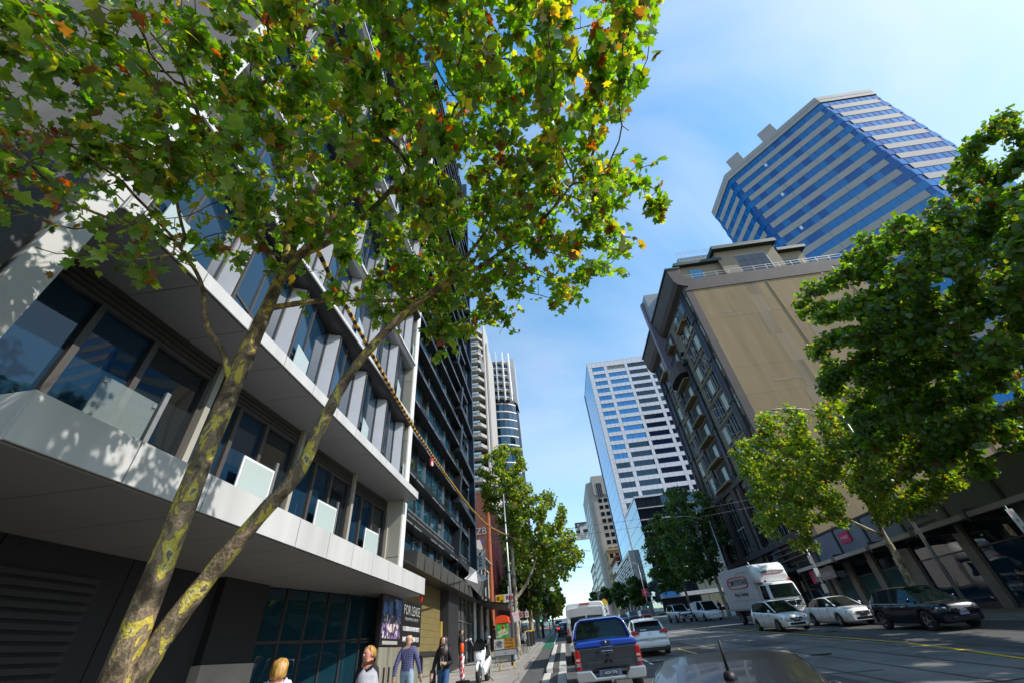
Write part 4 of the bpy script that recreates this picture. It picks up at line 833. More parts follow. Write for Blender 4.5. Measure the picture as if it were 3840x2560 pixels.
def tree(name, label, trunks, ells, nattr, nleaf, lsize, pal, bark, step, kill, infl, tip, ex=2.3, nseg=6, hi=False, group=None, updot=.7, bare=.0, spread=.22, rng=None, single=0, grav=0., leaf_bias=None):
    """trunks: list of (points, radii); the first point of the first one is the base"""
    rng = rng or np.random.default_rng(abs(hash(label))%1000 if False else len(label)*7+nleaf%97)
    base = Vector(trunks[0][0][0]); t = thing(name, label, 'tree', base, group=group)
    nodes, pars = [], []
    for ti_, (pts, rd) in enumerate(trunks):
        b = MB(); P = [Vector(p) for p in pts]; fine = []; fr = []
        for i in range(len(P)-1):
            q0, q1, q2, q3 = P[max(i-1,0)], P[i], P[i+1], P[min(i+2,len(P)-1)]
            for s in range(6):
                u = s/6; fine.append(.5*((2*q1)+(q2-q0)*u+(2*q0-5*q1+4*q2-q3)*u*u+(3*q1-q0-3*q2+q3)*u**3)); fr.append(lerp(rd[i],rd[i+1],u)*(1+.05*math.sin(i*9.7+s*2.3)))
        fine.append(P[-1]); fr.append(rd[-1]); b.tube(fine, fr, 14 if hi else 9); o = b.build('trunk' if rd[0] > .055 else 'limb', bark, t); o.location = -base
        off = len(nodes); st_ = len(fine)//2
        for k in range(0, len(fine)):
            if k < st_ and not hi: continue
            nodes.append(tuple(fine[k])); pars.append(len(nodes)-2 if len(nodes)-1 > off else -1)
    nst = len(nodes); A_ = ell_sample(ells, nattr, rng)
    pos, par = grow(nodes, pars, A_, step, kill, infl, grav=grav); r, ch = skeleton(pos, par, tip, ex, nst)
    mx_ = max(rd[-1] for _, rd in trunks)*.95
    o = branches(pos, par, r, ch, nst, nseg, mx_).build('branches', bark, t); o.location = -base
    ends = np.array([i for i in range(nst,len(pos)) if r[i] < tip*2.6]); 
    if leaf_bias is not None:
        w = leaf_bias(pos[ends])*rng.gamma(.8,1,len(ends)); w = w/w.sum(); k = rng.choice(ends, nleaf, p=w)
    else: k = rng.choice(ends, nleaf)
    v = rng.normal(size=(nleaf,3)); P = pos[k]+v/np.linalg.norm(v,axis=1)[:,None]*(rng.random((nleaf,1))**.7)*spread
    Rm = rotm(nleaf, rng, updot); s = lsize*(.5+.95*rng.random(nleaf)**1.3); ti = tints(nleaf, rng, pal); P = P-np.array(base)
    if single:
        dd = np.linalg.norm(P+np.array(base)-np.array(EYE),axis=1)/s; fw = (P+np.array(base)-np.array(EYE))@np.array(_f); dd[fw < .8] = 1e9
        od = dd.argsort(); big, rst = od[:single], od[single:]
        var = []
        for q in range(14):
            Tq = LEAF_HI.copy(); Tq[:,2] = Tq[:,2]*rng.uniform(-.4,2.2)-rng.uniform(-.2,.55)*Tq[:,1]**2+(rng.random()-.5)*Tq[:,0]*Tq[:,1]
            var.append(leafmesh('leaf', np.zeros((1,3)), np.eye(3)[None], np.ones(1), tints(1,rng,pal), Tq, LEAF_HI_F))
        for q in big:
            M3 = Matrix([list(row) for row in Rm[q]]); place('leaf', var[int(rng.integers(14))], t, tuple(P[q]), (s[q],)*3, M3.to_euler())
        P, Rm, s, ti = P[rst], Rm[rst], s[rst], ti[rst]
    f = bpy.data.objects.new('foliage', leafmesh('foliage', P, Rm, s, ti, LEAF_HI if hi else LEAF_LO, LEAF_HI_F if hi else LEAF_LO_F, np.stack([rng.uniform(-.4,2.2,len(P)),rng.uniform(-.55,.2,len(P)),rng.uniform(-.5,.5,len(P))],1))); COL.objects.link(f); f.parent = t; f['kind'] = 'stuff'
    return t
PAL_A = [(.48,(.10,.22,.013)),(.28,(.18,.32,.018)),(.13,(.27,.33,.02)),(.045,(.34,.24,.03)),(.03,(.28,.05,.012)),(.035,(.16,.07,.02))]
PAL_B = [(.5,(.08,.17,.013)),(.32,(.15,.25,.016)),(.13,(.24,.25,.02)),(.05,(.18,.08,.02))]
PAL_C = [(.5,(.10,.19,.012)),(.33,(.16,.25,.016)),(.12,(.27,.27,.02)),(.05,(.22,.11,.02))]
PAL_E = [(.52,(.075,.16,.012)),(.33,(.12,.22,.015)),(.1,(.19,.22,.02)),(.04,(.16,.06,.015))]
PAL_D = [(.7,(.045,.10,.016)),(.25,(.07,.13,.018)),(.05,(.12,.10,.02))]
PAL_Y = [(.6,(.16,.22,.02)),(.4,(.22,.25,.025))]
# the near plane tree: an upright stem and a leaning one from the same root
tree('plane_tree', 'large plane tree with two mottled trunks close to the camera', [
  ([(-2.92,3.05,.24),(-2.9,3.04,1.2),(-2.9,3.04,2.4),(-2.9,3.02,3.6),(-2.88,3.02,4.6),(-2.86,3.03,5.4),(-2.8,2.98,6.3),(-2.6,2.8,7.4)], [.15,.098,.086,.082,.078,.068,.05,.03]),
  ([(-2.92,3.06,.9),(-2.84,3.12,1.9),(-2.70,3.16,2.36),(-2.36,3.2,2.95),(-2.12,3.22,3.31),(-2.0,3.24,3.82),(-1.85,3.28,4.36),(-1.5,3.3,4.92),(-1.1,3.35,5.4),(-.5,3.3,5.85)], [.10,.074,.068,.061,.057,.053,.049,.042,.034,.022]),
  ([(-2.89,3.02,4.15),(-3.0,2.85,4.5),(-3.15,2.7,4.75),(-3.25,2.5,5.2),(-3.5,2.2,5.6)], [.03,.026,.023,.019,.013]),
  ([(-2.86,3.03,5.5),(-2.5,2.9,6.2),(-1.9,2.75,7.1),(-1.2,2.5,8.2)], [.05,.042,.032,.015]),
  ([(-2.82,3.0,5.9),(-2.75,2.6,6.7),(-2.6,1.9,7.7),(-2.3,1.3,8.6)], [.045,.036,.028,.013]),
  ([(-2.84,3.0,5.75),(-3.2,2.6,6.4),(-3.5,2.0,7.1),(-3.7,1.3,7.8)], [.042,.034,.025,.012]),
  ([(-2.66,2.95,5.95),(-2.0,2.9,6.35),(-1.2,2.6,7.0),(-.3,2.2,7.8),(.4,1.7,8.3)], [.042,.036,.028,.02,.01]),
  ([(-1.55,3.3,4.85),(-1.1,3.5,5.6),(-.4,3.5,6.6),(.2,3.2,7.6)], [.034,.028,.02,.01]),
  ([(-1.1,3.35,5.4),(-.3,3.25,5.75),(.5,3.1,6.3),(1.2,2.8,7.0)], [.032,.026,.02,.01]),
  ([(-2.87,3.02,5.2),(-2.3,3.3,5.5),(-1.7,3.7,5.75),(-1.0,4.1,6.2)], [.036,.03,.022,.01])],
  [((-1.7,2.1,7.4),(2.9,2.6,2.3),1.0),((.66,2.95,6.5),(1.2,1.55,1.5),.45),((-3.7,1.2,6.4),(1.3,1.8,1.8),.34),((.32,1.3,7.1),(1.55,1.4,1.6),.48),((-.9,3.9,5.9),(1.2,.9,.9),.14)],
  3200, 25000, .088, PAL_A, BARK, .15, .21, 1.2, .0046, 2.15, 6, hi=True, single=300, updot=.85, spread=.15,
  leaf_bias=lambda p: np.where((p[:,0] < -2.4)&(p[:,1] > 1.9), .35, 1.0)*np.where(p[:,2] < 5.2, .6, 1.0))
# street trees
tree('street_tree', 'leafy plane tree beside the lamp post on the left footpath', [([(-3.08,31,1.6),(-3.05,31,3.0),(-3.0,31,4.9),(-2.98,31,6.9),(-2.95,31.2,9.5),(-2.9,31.3,12.5)],[.2,.16,.15,.12,.09,.04]),([(-3.0,31,4.75),(-2.3,31.1,5.4),(-1.6,31.2,6.5),(-1.0,31.3,8)],[.11,.10,.08,.04])],
  [((-3.0,31.8,12.6),(2.1,2.2,3.6),.8),((-1.3,32,9.2),(2.9,2.6,3.2),1.0),((.5,32.2,7.6),(1.7,2,2.0),.45),((-4.6,32,13),(1.2,1.5,2.2),.2)], 900, 22000, .165, PAL_C, BARK2, .4, .7, 4, .012, updot=.5, spread=.4)
tree('street_tree', 'sunlit plane tree in front of the tan wall, its trunk by the dark car', [([(20.7,29.8,1.4),(20.6,29.7,3.0),(20.5,29.5,4.6),(20.5,29.5,5.8),(20.5,29.3,7.6),(20.2,29.2,10)],[.24,.2,.18,.15,.1,.06]),([(20.5,29.5,5.6),(19.6,30.2,6.8),(18.7,31,8.2)],[.13,.1,.05])],
  [((18.6,31.2,11.2),(4.0,5.6,4.6),1),((18.0,34,9.0),(3,3.4,3),.35),((20.5,26,10.5),(3.4,4.2,4.2),.55),((19.8,24.2,8.4),(2.8,3.2,2.6),.4)], 1100, 34000, .19, PAL_C, BARK2, .5, .85, 5, .013, updot=.5, spread=.5)
tree('street_tree', 'big dark plane tree filling the right edge of the picture', [([(20.7,14,.7),(20.6,14,3),(20.5,14.2,6),(20.3,14.5,9),(20.2,14.8,13)],[.28,.24,.2,.14,.07])],
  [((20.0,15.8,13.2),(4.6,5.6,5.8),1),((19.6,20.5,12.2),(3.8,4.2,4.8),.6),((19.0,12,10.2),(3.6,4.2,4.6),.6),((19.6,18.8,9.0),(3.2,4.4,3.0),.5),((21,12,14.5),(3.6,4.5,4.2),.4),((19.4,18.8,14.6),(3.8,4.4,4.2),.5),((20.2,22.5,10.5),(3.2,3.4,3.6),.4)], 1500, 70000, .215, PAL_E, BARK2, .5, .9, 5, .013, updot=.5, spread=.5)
for i, (y, lb) in enumerate(((63,'dark green tree beyond the truck before the white tower'),(80,'second dark tree further up the right footpath'))):
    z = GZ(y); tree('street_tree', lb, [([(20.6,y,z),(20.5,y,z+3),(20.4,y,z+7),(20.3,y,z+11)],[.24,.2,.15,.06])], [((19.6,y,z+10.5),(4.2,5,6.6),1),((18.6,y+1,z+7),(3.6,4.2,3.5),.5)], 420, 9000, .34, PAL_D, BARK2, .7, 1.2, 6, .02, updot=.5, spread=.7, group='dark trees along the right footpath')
for i, (x, y, h, pal, lb) in enumerate(((-3.2,47,9,PAL_D,'dark tree behind the lit street tree on the left'),(-3.4,62,9.5,PAL_D,'next dark tree up the left footpath'),(-2.6,110,9,PAL_Y,'bright yellow green tree far up the left side'),(-3,132,9,PAL_Y,'farthest yellow green tree on the left'),(20.4,130,10,PAL_D,'dark tree under the white slatted building'),(20,165,11,PAL_D,'dark tree further up under the brick building'),(19.6,215,12,PAL_D,'small dark tree far up the right side'),(19,290,14,PAL_D,'tiny dark tree at the end of the street'))):
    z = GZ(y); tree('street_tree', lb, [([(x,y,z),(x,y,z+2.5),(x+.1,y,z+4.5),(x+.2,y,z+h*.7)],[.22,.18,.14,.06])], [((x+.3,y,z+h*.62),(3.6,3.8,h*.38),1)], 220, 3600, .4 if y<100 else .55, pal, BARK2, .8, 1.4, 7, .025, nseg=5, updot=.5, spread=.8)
# ================================================================ vehicles
def paint(name, c, metal=0., rough=.35): return mat(name, c, rough, metal, var=.04, scale=2, coat=.8)
PW = paint('paint_white',(.87,.88,.88)); PSIL = paint('paint_pearl',(.80,.79,.81),.1); PGREY = paint('paint_graphite',(.06,.065,.08),.6,.3); PBLUE = paint('paint_blue',(.008,.07,.52),.3,.28)
PDK = mat('paint_dusty_black',(.028,.026,.026),.33,.2,var=.3,scale=35,coat=.35); PNAVY = paint('paint_navy',(.006,.009,.022),.2,.25); PRED = paint('paint_red',(.22,.01,.02)); PPUR = paint('paint_plum',(.07,.04,.09)); PBL2 = paint('paint_mid_blue',(.04,.12,.22))
TL = mat('tail_lamp_red',(.45,.01,.012),.12,var=0,coat=1); LAMP = mat('lamp_clear',(.55,.58,.62),.08,metal=.6,var=0); GRILLE = mat('grille_black',(.012,.012,.014),.3,var=0)
PLATE = mat('number_plate_white',(.7,.72,.7),.4,var=0); PLATEB = mat('number_plate_blue',(.10,.13,.22),.4,var=0); RIM = mat('alloy_rim',(.42,.43,.45),.3,metal=.85,var=.05); TYRE = mat('tyre_rubber',(.018,.018,.018),.8,var=.15,scale=20)
_wh = {}
def wheel(par, x, y, R, w=.22, spokes=5):
    k = (R,w,spokes)
    if k not in _wh:
        ty = MB().lathe([(R*.62,-w/2),(R*.9,-w/2),(R,-w*.36),(R,w*.36),(R*.9,w/2),(R*.62,w/2)], 24, axis='x', cap=False).mesh('tyre', TYRE)
        rm = MB(); rm.lathe([(R*.64,-w*.42),(R*.66,-w*.3),(R*.66,w*.3),(R*.64,w*.42)], 20, axis='x', mi=1, cap=False); rm.lathe([(R*.64,-.01),(R*.64,.01)], 20, axis='x', mi=1)
        for s in (-1,1):
            rm.lathe([(.02,s*w*.34),(R*.18,s*w*.36),(R*.18,s*w*.30)], 10, axis='x'); rm.lathe([(R*.58,s*w*.36),(R*.60,s*w*.42),(R*.66,s*w*.44),(R*.66,s*w*.34)], 20, axis='x', cap=False)
            for q in range(spokes): rm.obox((s*w*.38, R*.38*math.cos(q*2*math.pi/spokes), R*.38*math.sin(q*2*math.pi/spokes)), (w*.1,R*.52,R*.15), Matrix.Rotation(q*2*math.pi/spokes,3,'X'))
        _wh[k] = (ty, rm.mesh('rim', [RIM, M['black']]))
    o = place('wheel', _wh[k][0], par, (x,y,R)); place('rim', _wh[k][1], o, (0,0,0)); return o
def vpose(o, x, y, heading, scale=1):
    o.location = (x,y,GZ(y)+.004); o.rotation_euler = (Matrix.Rotation(math.atan(SLOPE),4,'X')@Matrix.Rotation(heading,4,'Z')).to_euler(); o.scale = (scale,)*3
def itp(y, pts): return float(np.interp(y, [p[0] for p in pts], [p[1] for p in pts]))
def car(name, label, x, y, heading, pnt, L, W, H, sh, rf, wy, R, wd=None, zb=.19, rw=.70, cr=.04, pil=(), spokes=5, group=None, emb=None, roofm=None, scale=1, plate=None, details=True, roofn=4, cat='car', lamps=True):
    t = thing(name, label, cat, group=group); vpose(t, x, y, heading, scale)
    wd = wd or [(-L/2,.74),(-L/2+.12,.90),(-L/2+.5,.985),(0,1),(L/2-.7,.985),(L/2-.22,.90),(L/2-.06,.80),(L/2,.70)]
    zbl = [(-L/2,zb+.16),(-L/2+.18,zb),(L/2-.25,zb),(L/2,zb+.08)]
    st = sorted(set([round(v,3) for v in np.linspace(-L/2,L/2,46)]+[round(c+R*1.12*math.cos(a),3) for c in wy for a in np.linspace(0,math.pi,13)]))
    def ring(v):
        w = W/2*itp(v,wd); b_ = itp(v,zbl); s = itp(v,sh); m = b_+.34
        arch = 0
        for c in wy:
            if abs(v-c) < R*1.12: arch = max(arch, R+math.sqrt(max((R*1.12)**2-(v-c)**2,0)))
        z1 = max(b_,arch)
        half = [(0,b_ if not arch else max(b_,arch-.02)),(w*.80,z1),(w*.965,max(b_+.05,arch)),(w,max(m,arch+.005)),(w*1.005,max(lerp(m,s,.5),arch+.01)),(w*.98,s-.07),(w*.92,s-.01),(w*.55,s+cr*.7),(0,s+cr)]
        return [Vector((p[0],v,p[1])) for p in half]
    b = MB(); rings = []
    for v in st: h = ring(v); rings.append(h+[Vector((-p.x,p.y,p.z)) for p in h[-2:0:-1]])
    b.loft(rings, True); b.build('body', [pnt], t)
    # greenhouse
    yD, yC, yB, yA = rf[0][0], rf[1][0], rf[-2][0], rf[-1][0]; Hr = max(p[1] for p in rf)
    gs_ = list(np.linspace(yD,yC,7))[:-1]+list(np.linspace(yC,yB,12))+list(np.linspace(yB,yA,7))[1:]
    parts = {k: MB() for k in ('roof','windscreen','rear_window','side_window_l','side_window_r','pillar_l','pillar_r')}
    def gring(v):
        w = W/2*itp(v,wd)*.92; s = itp(v,sh)-.015; z = max(itp(v,rf), s+.002); h = min(1,max(0,(z-s)/(Hr-s+1e-6))); wr = lerp(w, W/2*rw, h**.8)
        return [(w,s),(lerp(w,wr,.55),lerp(s,z-.05*h,.55)),(wr,z-.05*h),(wr*.9,z-.012*h),(wr*.5,z+.010*h),(0,z+.014*h)], h
    G_ = [gring(v) for v in gs_]
    for i in range(len(gs_)-1):
        (r0,h0),(r1,h1) = G_[i],G_[i+1]; ym = (gs_[i]+gs_[i+1])/2
        for k in range(5):
            if k < 2: tg = 'pillar' if min(h0,h1) < .18 or any(a<ym<c for a,c in pil) else 'side_window'
            elif k == 2: tg = 'roof'
            else: tg = 'windscreen' if ym > yB else ('rear_window' if ym < yC else 'roof')
            for sx in (1,-1):
                q = [(sx*r0[k][0],gs_[i],r0[k][1]),(sx*r0[k+1][0],gs_[i],r0[k+1][1]),(sx*r1[k+1][0],gs_[i+1],r1[k+1][1]),(sx*r1[k][0],gs_[i+1],r1[k][1])]
                parts[tg+('_l' if sx<0 else '_r') if tg in ('side_window','pillar') else tg].add(q, [(0,1,2,3) if sx < 0 else (3,2,1,0)], True)
    pm = dict(roof=roofm or pnt, windscreen=M['glass_car'], rear_window=M['glass_car'], side_window=M['glass_car'], pillar=pnt if not details else M['blackgl'])
    for k, mb in parts.items():
        if mb.f:
            k = k[:-2] if k[-2:] in ('_l','_r') else k; o = mb.build(k, pm[k], t); md = o.modifiers.new('weld','WELD'); md.merge_threshold = .0008
    for wy_ in wy:
        for sx in (-1,1): wheel(t, sx*(W/2-.115), wy_, R, .21, spokes)
    if lamps:
        for sx in (-1,1):
            zf = itp(L/2-.25, sh)-.16; MB().obox((sx*W*.355,L/2-.20,zf),(W*.19,.20,.15),Matrix.Rotation(-sx*.55,3,'Z')@Matrix.Rotation(-.25,3,'X')).build('headlight', LAMP, t, bevel=.03)
            zr_ = itp(-L/2+.15, sh)-.16; MB().obox((sx*W*.395,-L/2+.12,zr_),(W*.17,.16,.17),Matrix.Rotation(sx*.5,3,'Z')).build('tail_light', TL, t, bevel=.03)
            MB().ball((sx*(W/2+.06), yA-.42, itp(yA-.4,sh)+.10),(.09,.07,.075)).build('mirror', pnt, t)
            MB().box(sx*W*.27-.14,sx*W*.27+.14,L/2-.16,L/2-.02,zb+.14,zb+.26).build('fog_recess', GRILLE, t, bevel=.02)
    if details:
        zf = itp(L/2-.1, sh)
        g_ = MB().obox((0,L/2-.055,zf-.17),(W*.42,.10,.17),Matrix.Rotation(-.2,3,'X')).build('grille', GRILLE, t, bevel=.02)
        for q in range(3): MB().box(-W*.2,W*.2,L/2-.03,L/2+.012,zf-.225+q*.05,zf-.212+q*.05).build('grille_bar', M['chrome'], g_)
        MB().box(-W*.26,W*.26,L/2-.07,L/2+.004,zb+.10,zb+.24).build('lower_intake', GRILLE, t, bevel=.02)
        MB().box(-.19,.19,L/2-.01,L/2+.022,zb+.27,zb+.37).build('number_plate', PLATEB if emb == 'rings' else M['black'], t)
        for sx in (-1,1):
            for yy in (lerp(yA,yD,.30),lerp(yA,yD,.62)): MB().box(sx*W*.5-.012,sx*W*.5+.014,yy-.09,yy+.09,itp(yy,sh)-.16,itp(yy,sh)-.13).build('door_handle', pnt if pnt != PNAVY else M['chrome'], t)
            for yy in (lerp(yA,yD,.22),lerp(yA,yD,.50),lerp(yA,yD,.80)): MB().box(sx*W*.5-.03,sx*W*.5+.004,yy-.006,yy+.006,zb+.2,itp(yy,sh)-.05).build('door_seam', M['black'], t)
        if emb:
            e = MB(); c = (0,L/2+.02,zf-.15)
            def ringp(cx,r,rz=None): e.tube([(cx+r*math.cos(a*.5236),c[1],c[2]+(rz or r)*math.sin(a*.5236)) for a in range(13)], .010, 5, False)
            if emb == 'rings':
                for q in range(4): ringp(-.105+q*.07,.05)
            elif emb == 'star':
                ringp(0,.10)
                for q in range(3): e.tube([c,(c[0]+.1*math.sin(q*2.094),c[1],c[2]+.1*math.cos(q*2.094))],.012,4)
            else: ringp(0,.085,.06); ringp(0,.03,.055); ringp(0,.06,.022)
            e.build('emblem', M['chrome'], t)
    return t
def sedan(L, hz=.92, nose=.70): return [(-L/2,.62),(-L/2+.08,.88),(-L/2+.5,hz+.04),(0,hz),(L/2-1.25,hz-.0),(L/2-.6,hz-.08),(L/2-.14,nose+.08),(L/2-.04,nose),(L/2,nose-.14)]
# the car right in front of the lens: only its dusty roof shows
fc = car('parked_car', 'dusty black car roof with a stubby aerial at the bottom edge', 1.50, 5.2, rad(-17), PDK, 4.5, 1.80, 1.46, sedan(4.5,.94), [(-1.95,.98),(-1.15,1.37),(-.55,1.44),(.1,1.462),(.55,1.43),(1.35,.96)], (-1.32,1.38), .32, rw=.69, pil=((-.95,-.8),(.02,.12)), cr=.05)
b = MB(); b.ball((0,-1.0,1.405),(.05,.075,.045)); b.build('aerial_base', M['black'], fc)
b = MB(); b.tube([(0,-1.0,1.43),(0,-1.06,1.64)], [.013,.009], 7); b.build('aerial', M['black'], fc)
for sx in (-1,1): b = MB(); b.tube([(sx*.60,-1.1,1.345),(sx*.615,-.5,1.40),(sx*.615,.1,1.415),(sx*.61,.5,1.385)], .012, 5); b.build('roof_moulding', M['blackgl'], fc)
# ---- graphite dual-cab ute with a blue hard lid, seen from behind
u = thing('utility_truck', 'graphite dual cab ute with a bright blue tray lid', 'ute'); vpose(u, 1.08, 16.9, rad(-.5)); Lu = 5.3; yr = -2.65
b = MB(); prof = lambda w, z0, z1, v, k=.06: [Vector((sx*p[0],v,p[1])) for sx, seq in ((1,0),(-1,1)) for p in ([(w*.9,z0),(w,z0+.15),(w*1.01,lerp(z0,z1,.55)),(w*.985,z1-k),(w*.94,z1)] if not seq else [(w*.94,z1),(w*.985,z1-k),(w*1.01,lerp(z0,z1,.55)),(w,z0+.15),(w*.9,z0)])]
b.loft([prof(.885,.62,1.16,v) for v in (yr+.10,yr+.5)]+[prof(.905,.45,1.15,v) for v in (-1.2,-.2,.6,1.2)]+[prof(.90,.5,1.08,1.9),prof(.84,.5,1.0,2.4),prof(.7,.55,.86,2.63)]); b.build('body', PGREY, u)
tg_ = MB(); tg_.prism([(-.80,.66),(.80,.66),(.815,1.0),(.80,1.135),(-.80,1.135),(-.815,1.0)], yr, yr+.1, 'y'); tgo = tg_.build('tailgate', PGREY, u, bevel=.03)
MB().box(-.62,.62,yr-.012,yr+.002,.70,.82).build('tailgate_recess', PGREY, tgo, bevel=.01); MB().box(-.16,.16,yr-.02,yr,.985,1.05).build('tailgate_handle', M['chrome'], tgo, bevel=.015); MB().box(-.30,-.22,yr-.012,yr,1.0,1.04).build('lock', M['chrome'], tgo)
em = MB()
for a in (90,210,330):
    cx, cz = .075*math.cos(rad(a)), .865+.075*math.sin(rad(a)); em.prism([(cx+.07*math.cos(rad(a)),cz+.07*math.sin(rad(a))),(cx+.04*math.cos(rad(a+90)),cz+.04*math.sin(rad(a+90))),(cx-.07*math.cos(rad(a)),cz-.07*math.sin(rad(a))),(cx+.04*math.cos(rad(a-90)),cz+.04*math.sin(rad(a-90)))], yr-.02, yr, 'y')
em.build('emblem', M['chrome'], tgo)
for sx in (-1,1):
    lt = MB(); lt.prism([(sx*.79,.66),(sx*.90,.68),(sx*.91,1.08),(sx*.80,1.13),(sx*.765,1.08),(sx*.765,.70)], yr-.02, yr+.16, 'y'); l_ = lt.build('tail_light', TL, u, bevel=.02)
    MB().box(sx*.83-.05,sx*.83+.05,yr-.028,yr-.018,.75,.83).build('reversing_lamp', LAMP, l_); MB().box(sx*.83-.05,sx*.83+.05,yr-.028,yr-.018,.87,.92).build('indicator', mat('indicator_pale',(.7,.4,.35),.2,var=0), l_)
lid = MB(); lid.prism([(-.88,1.145),(.88,1.145),(.88,1.20),(.80,1.265),(.3,1.285),(-.3,1.285),(-.80,1.265),(-.88,1.20)], yr-.03, -.98, 'y'); lo_ = lid.build('tray_lid', PBLUE, u, bevel=.03)
MB().box(-.13,.13,yr-.045,yr-.01,1.19,1.27).build('lid_lock_recess', M['black'], lo_, bevel=.01); MB().ball((0,yr-.05,1.235),.035).build('lid_lock', M['chrome'], lo_)
MB().box(-.18,.18,yr-.036,yr-.03,1.125,1.142).build('high_brake_lamp', LAMP, u)
cab = MB(); secs = []
for v, z, w in ((-1.0,1.30,.83),(-.93,1.66,.72),(-.8,1.745,.66),(0,1.775,.67),(.5,1.745,.66),(.75,1.66,.68),(1.35,1.14,.86)):
    secs.append([Vector((sx*a,v,q)) for sx, pts in ((1,[(.89,1.12),(lerp(.89,w,.6),lerp(1.12,z-.06,.6)),(w,z-.06),(w*.85,z),(0,z+.012)]),(-1,[(w*.85,z),(w,z-.06),(lerp(.89,w,.6),lerp(1.12,z-.06,.6)),(.89,1.12)])) for a,q in pts])
cab.loft(secs); cab.build('cab', PGREY, u)
# blue hoop round the rear window, window glass behind it
fr_ = [(-.86,1.26),(-.80,1.52),(-.70,1.70),(-.56,1.765),(.56,1.765),(.70,1.70),(.80,1.52),(.86,1.26)]
hp = MB(); hp.tube([(x_,-1.14+.22*(z_-1.26),z_) for x_,z_ in fr_], .052, 8); hp.build('sports_hoop', paint('paint_deep_blue',(.006,.02,.16),.3,.28), u)
hp = MB(); hp.tube([(x_*1.03,-1.22+.22*(z_-1.26),z_+.012) for x_,z_ in fr_], .02, 6); hp.build('hoop_trim', M['chrome'], u)
rw_ = MB(); rw_.add([(x_*.95,-1.11+.22*(z_-1.26),z_-.01) for x_,z_ in fr_],[tuple(range(8))[::-1]]); rw_.build('rear_window', M['glass_car'], u)
for sx in (-1,1):
    MB().box(sx*1.02-.10,sx*1.02+.10,.86,1.0,1.14,1.36).build('mirror', M['blackgl'], u, bevel=.03); MB().box(sx*.70-.01,sx*.70+.012,-.75,.55,1.25,1.6).build('side_window', M['glass_car'], u) if False else None
    for yy in (-1.55,1.5): wheel(u, sx*.80, yy, .375, .25, 6)
bp_ = MB()
for sx in (-1,1): bp_.prism([(sx*.90,.42),(sx*.93,.52),(sx*.93,.66),(sx*.52,.66),(sx*.40,.50),(sx*.42,.42)], yr-.17, yr+.12, 'y')
bp_.box(-.44,.44,yr-.12,yr+.08,.42,.50); bp_.build('rear_bumper', mat('bumper_silver',(.55,.56,.58),.28,metal=.7,var=.04), u, bevel=.025)
pl = MB().box(-.30,.30,yr-.07,yr-.045,.515,.645).build('plate_mount', PLATEB, u); pp = MB().box(-.19,.19,yr-.082,yr-.07,.53,.63).build('number_plate', mat('plate_dark',(.02,.03,.06),.4,var=0), u)
text('AGV·778', 'plate_lettering', pp, PLATE, (0,yr-.084,.58), .088, R_SOUTH, .001)
tb = MB(); tb.box(-.03,.03,yr-.30,yr-.1,.40,.45); tb.ball((0,yr-.28,.50),.03); tb.build('tow_ball', M['chrome'], u)
# ---- tall white van ahead of the ute
v_ = thing('high_roof_van', 'tall white high roof van ahead of the ute', 'van'); vpose(v_, 1.12, 27.6, rad(0)); ry = -2.95
def vring(v, w, z0, z1, k=.16):
    pts = [(w*.94,z0),(w,z0+.2),(w*1.0,1.25),(w*.93,z1-k),(w*.86,z1-.03),(w*.6,z1)]
    return [Vector((p[0],v,p[1])) for p in pts]+[Vector((-p[0],v,p[1])) for p in pts[::-1]]
b = MB(); b.loft([vring(ry,1.0,.42,2.42),vring(ry+.04,1.025,.38,2.45),vring(-1,1.025,.36,2.47),vring(1.3,1.025,.36,2.47),vring(1.75,1.0,.36,2.3),vring(2.3,.98,.38,1.55,.3),vring(2.75,.9,.4,1.2,.2),vring(2.95,.75,.45,.95,.1)]); b.build('body', PW, v_)
for sx in (-1,1):
    d = MB(); d.add([(sx*.012,ry-.02,.50),(sx*.93,ry-.02,.50),(sx*.93,ry-.02,1.3),(sx*.86,ry-.02,2.2),(sx*.012,ry-.02,2.25)],[(0,1,2,3,4) if sx>0 else (4,3,2,1,0)]); d.prism([(sx*.012,.50),(sx*.93,.50),(sx*.93,1.3),(sx*.865,2.2),(sx*.012,2.26)][::1 if sx>0 else -1], ry-.02, ry+.02, 'y'); do = d.build('rear_door', PW, v_)
    w_ = MB(); w_.prism([(sx*.04,1.33),(sx*.84,1.33),(sx*.80,1.86),(sx*.04,1.89)], ry-.03, ry-.021, 'y'); wo_ = w_.build('rear_window', M['glass_car'], do)
    MB().box(sx*.90-.07,sx*.90+.07,ry-.05,ry,1.62,1.76).build('hinge', M['whitepl'], do, bevel=.01); MB().box(sx*.90-.07,sx*.90+.07,ry-.05,ry,.72,.84).build('hinge', M['whitepl'], do, bevel=.01)
    l_ = MB(); l_.prism([(sx*.925,.80),(sx*1.015,.82),(sx*1.015,1.42),(sx*.945,1.46)], ry-.03, ry+.1, 'y'); l_.build('tail_light', TL, v_, bevel=.01)
    MB().box(sx*1.12-.08,sx*1.12+.08,1.7,1.85,1.25,1.6).build('mirror', M['black'], v_, bevel=.02)
    for yy in (-1.75,1.95): wheel(v_, sx*.88, yy, .34, .22, 6)
    MB().box(sx*1.02-.01,sx*1.02+.008,-2.6,1.0,1.3,1.36).build('side_moulding', M['steel'], v_)
MB().box(-.25,.25,ry-.03,ry+.05,2.33,2.41).build('high_brake_lamp', TL, v_, bevel=.015)
for q in range(4): MB().box(-.62+q*.02,-.40+q*.015,ry-.036,ry-.0305,1.44+q*.06,1.47+q*.06).build('window_sticker', M['whitepl'], v_)
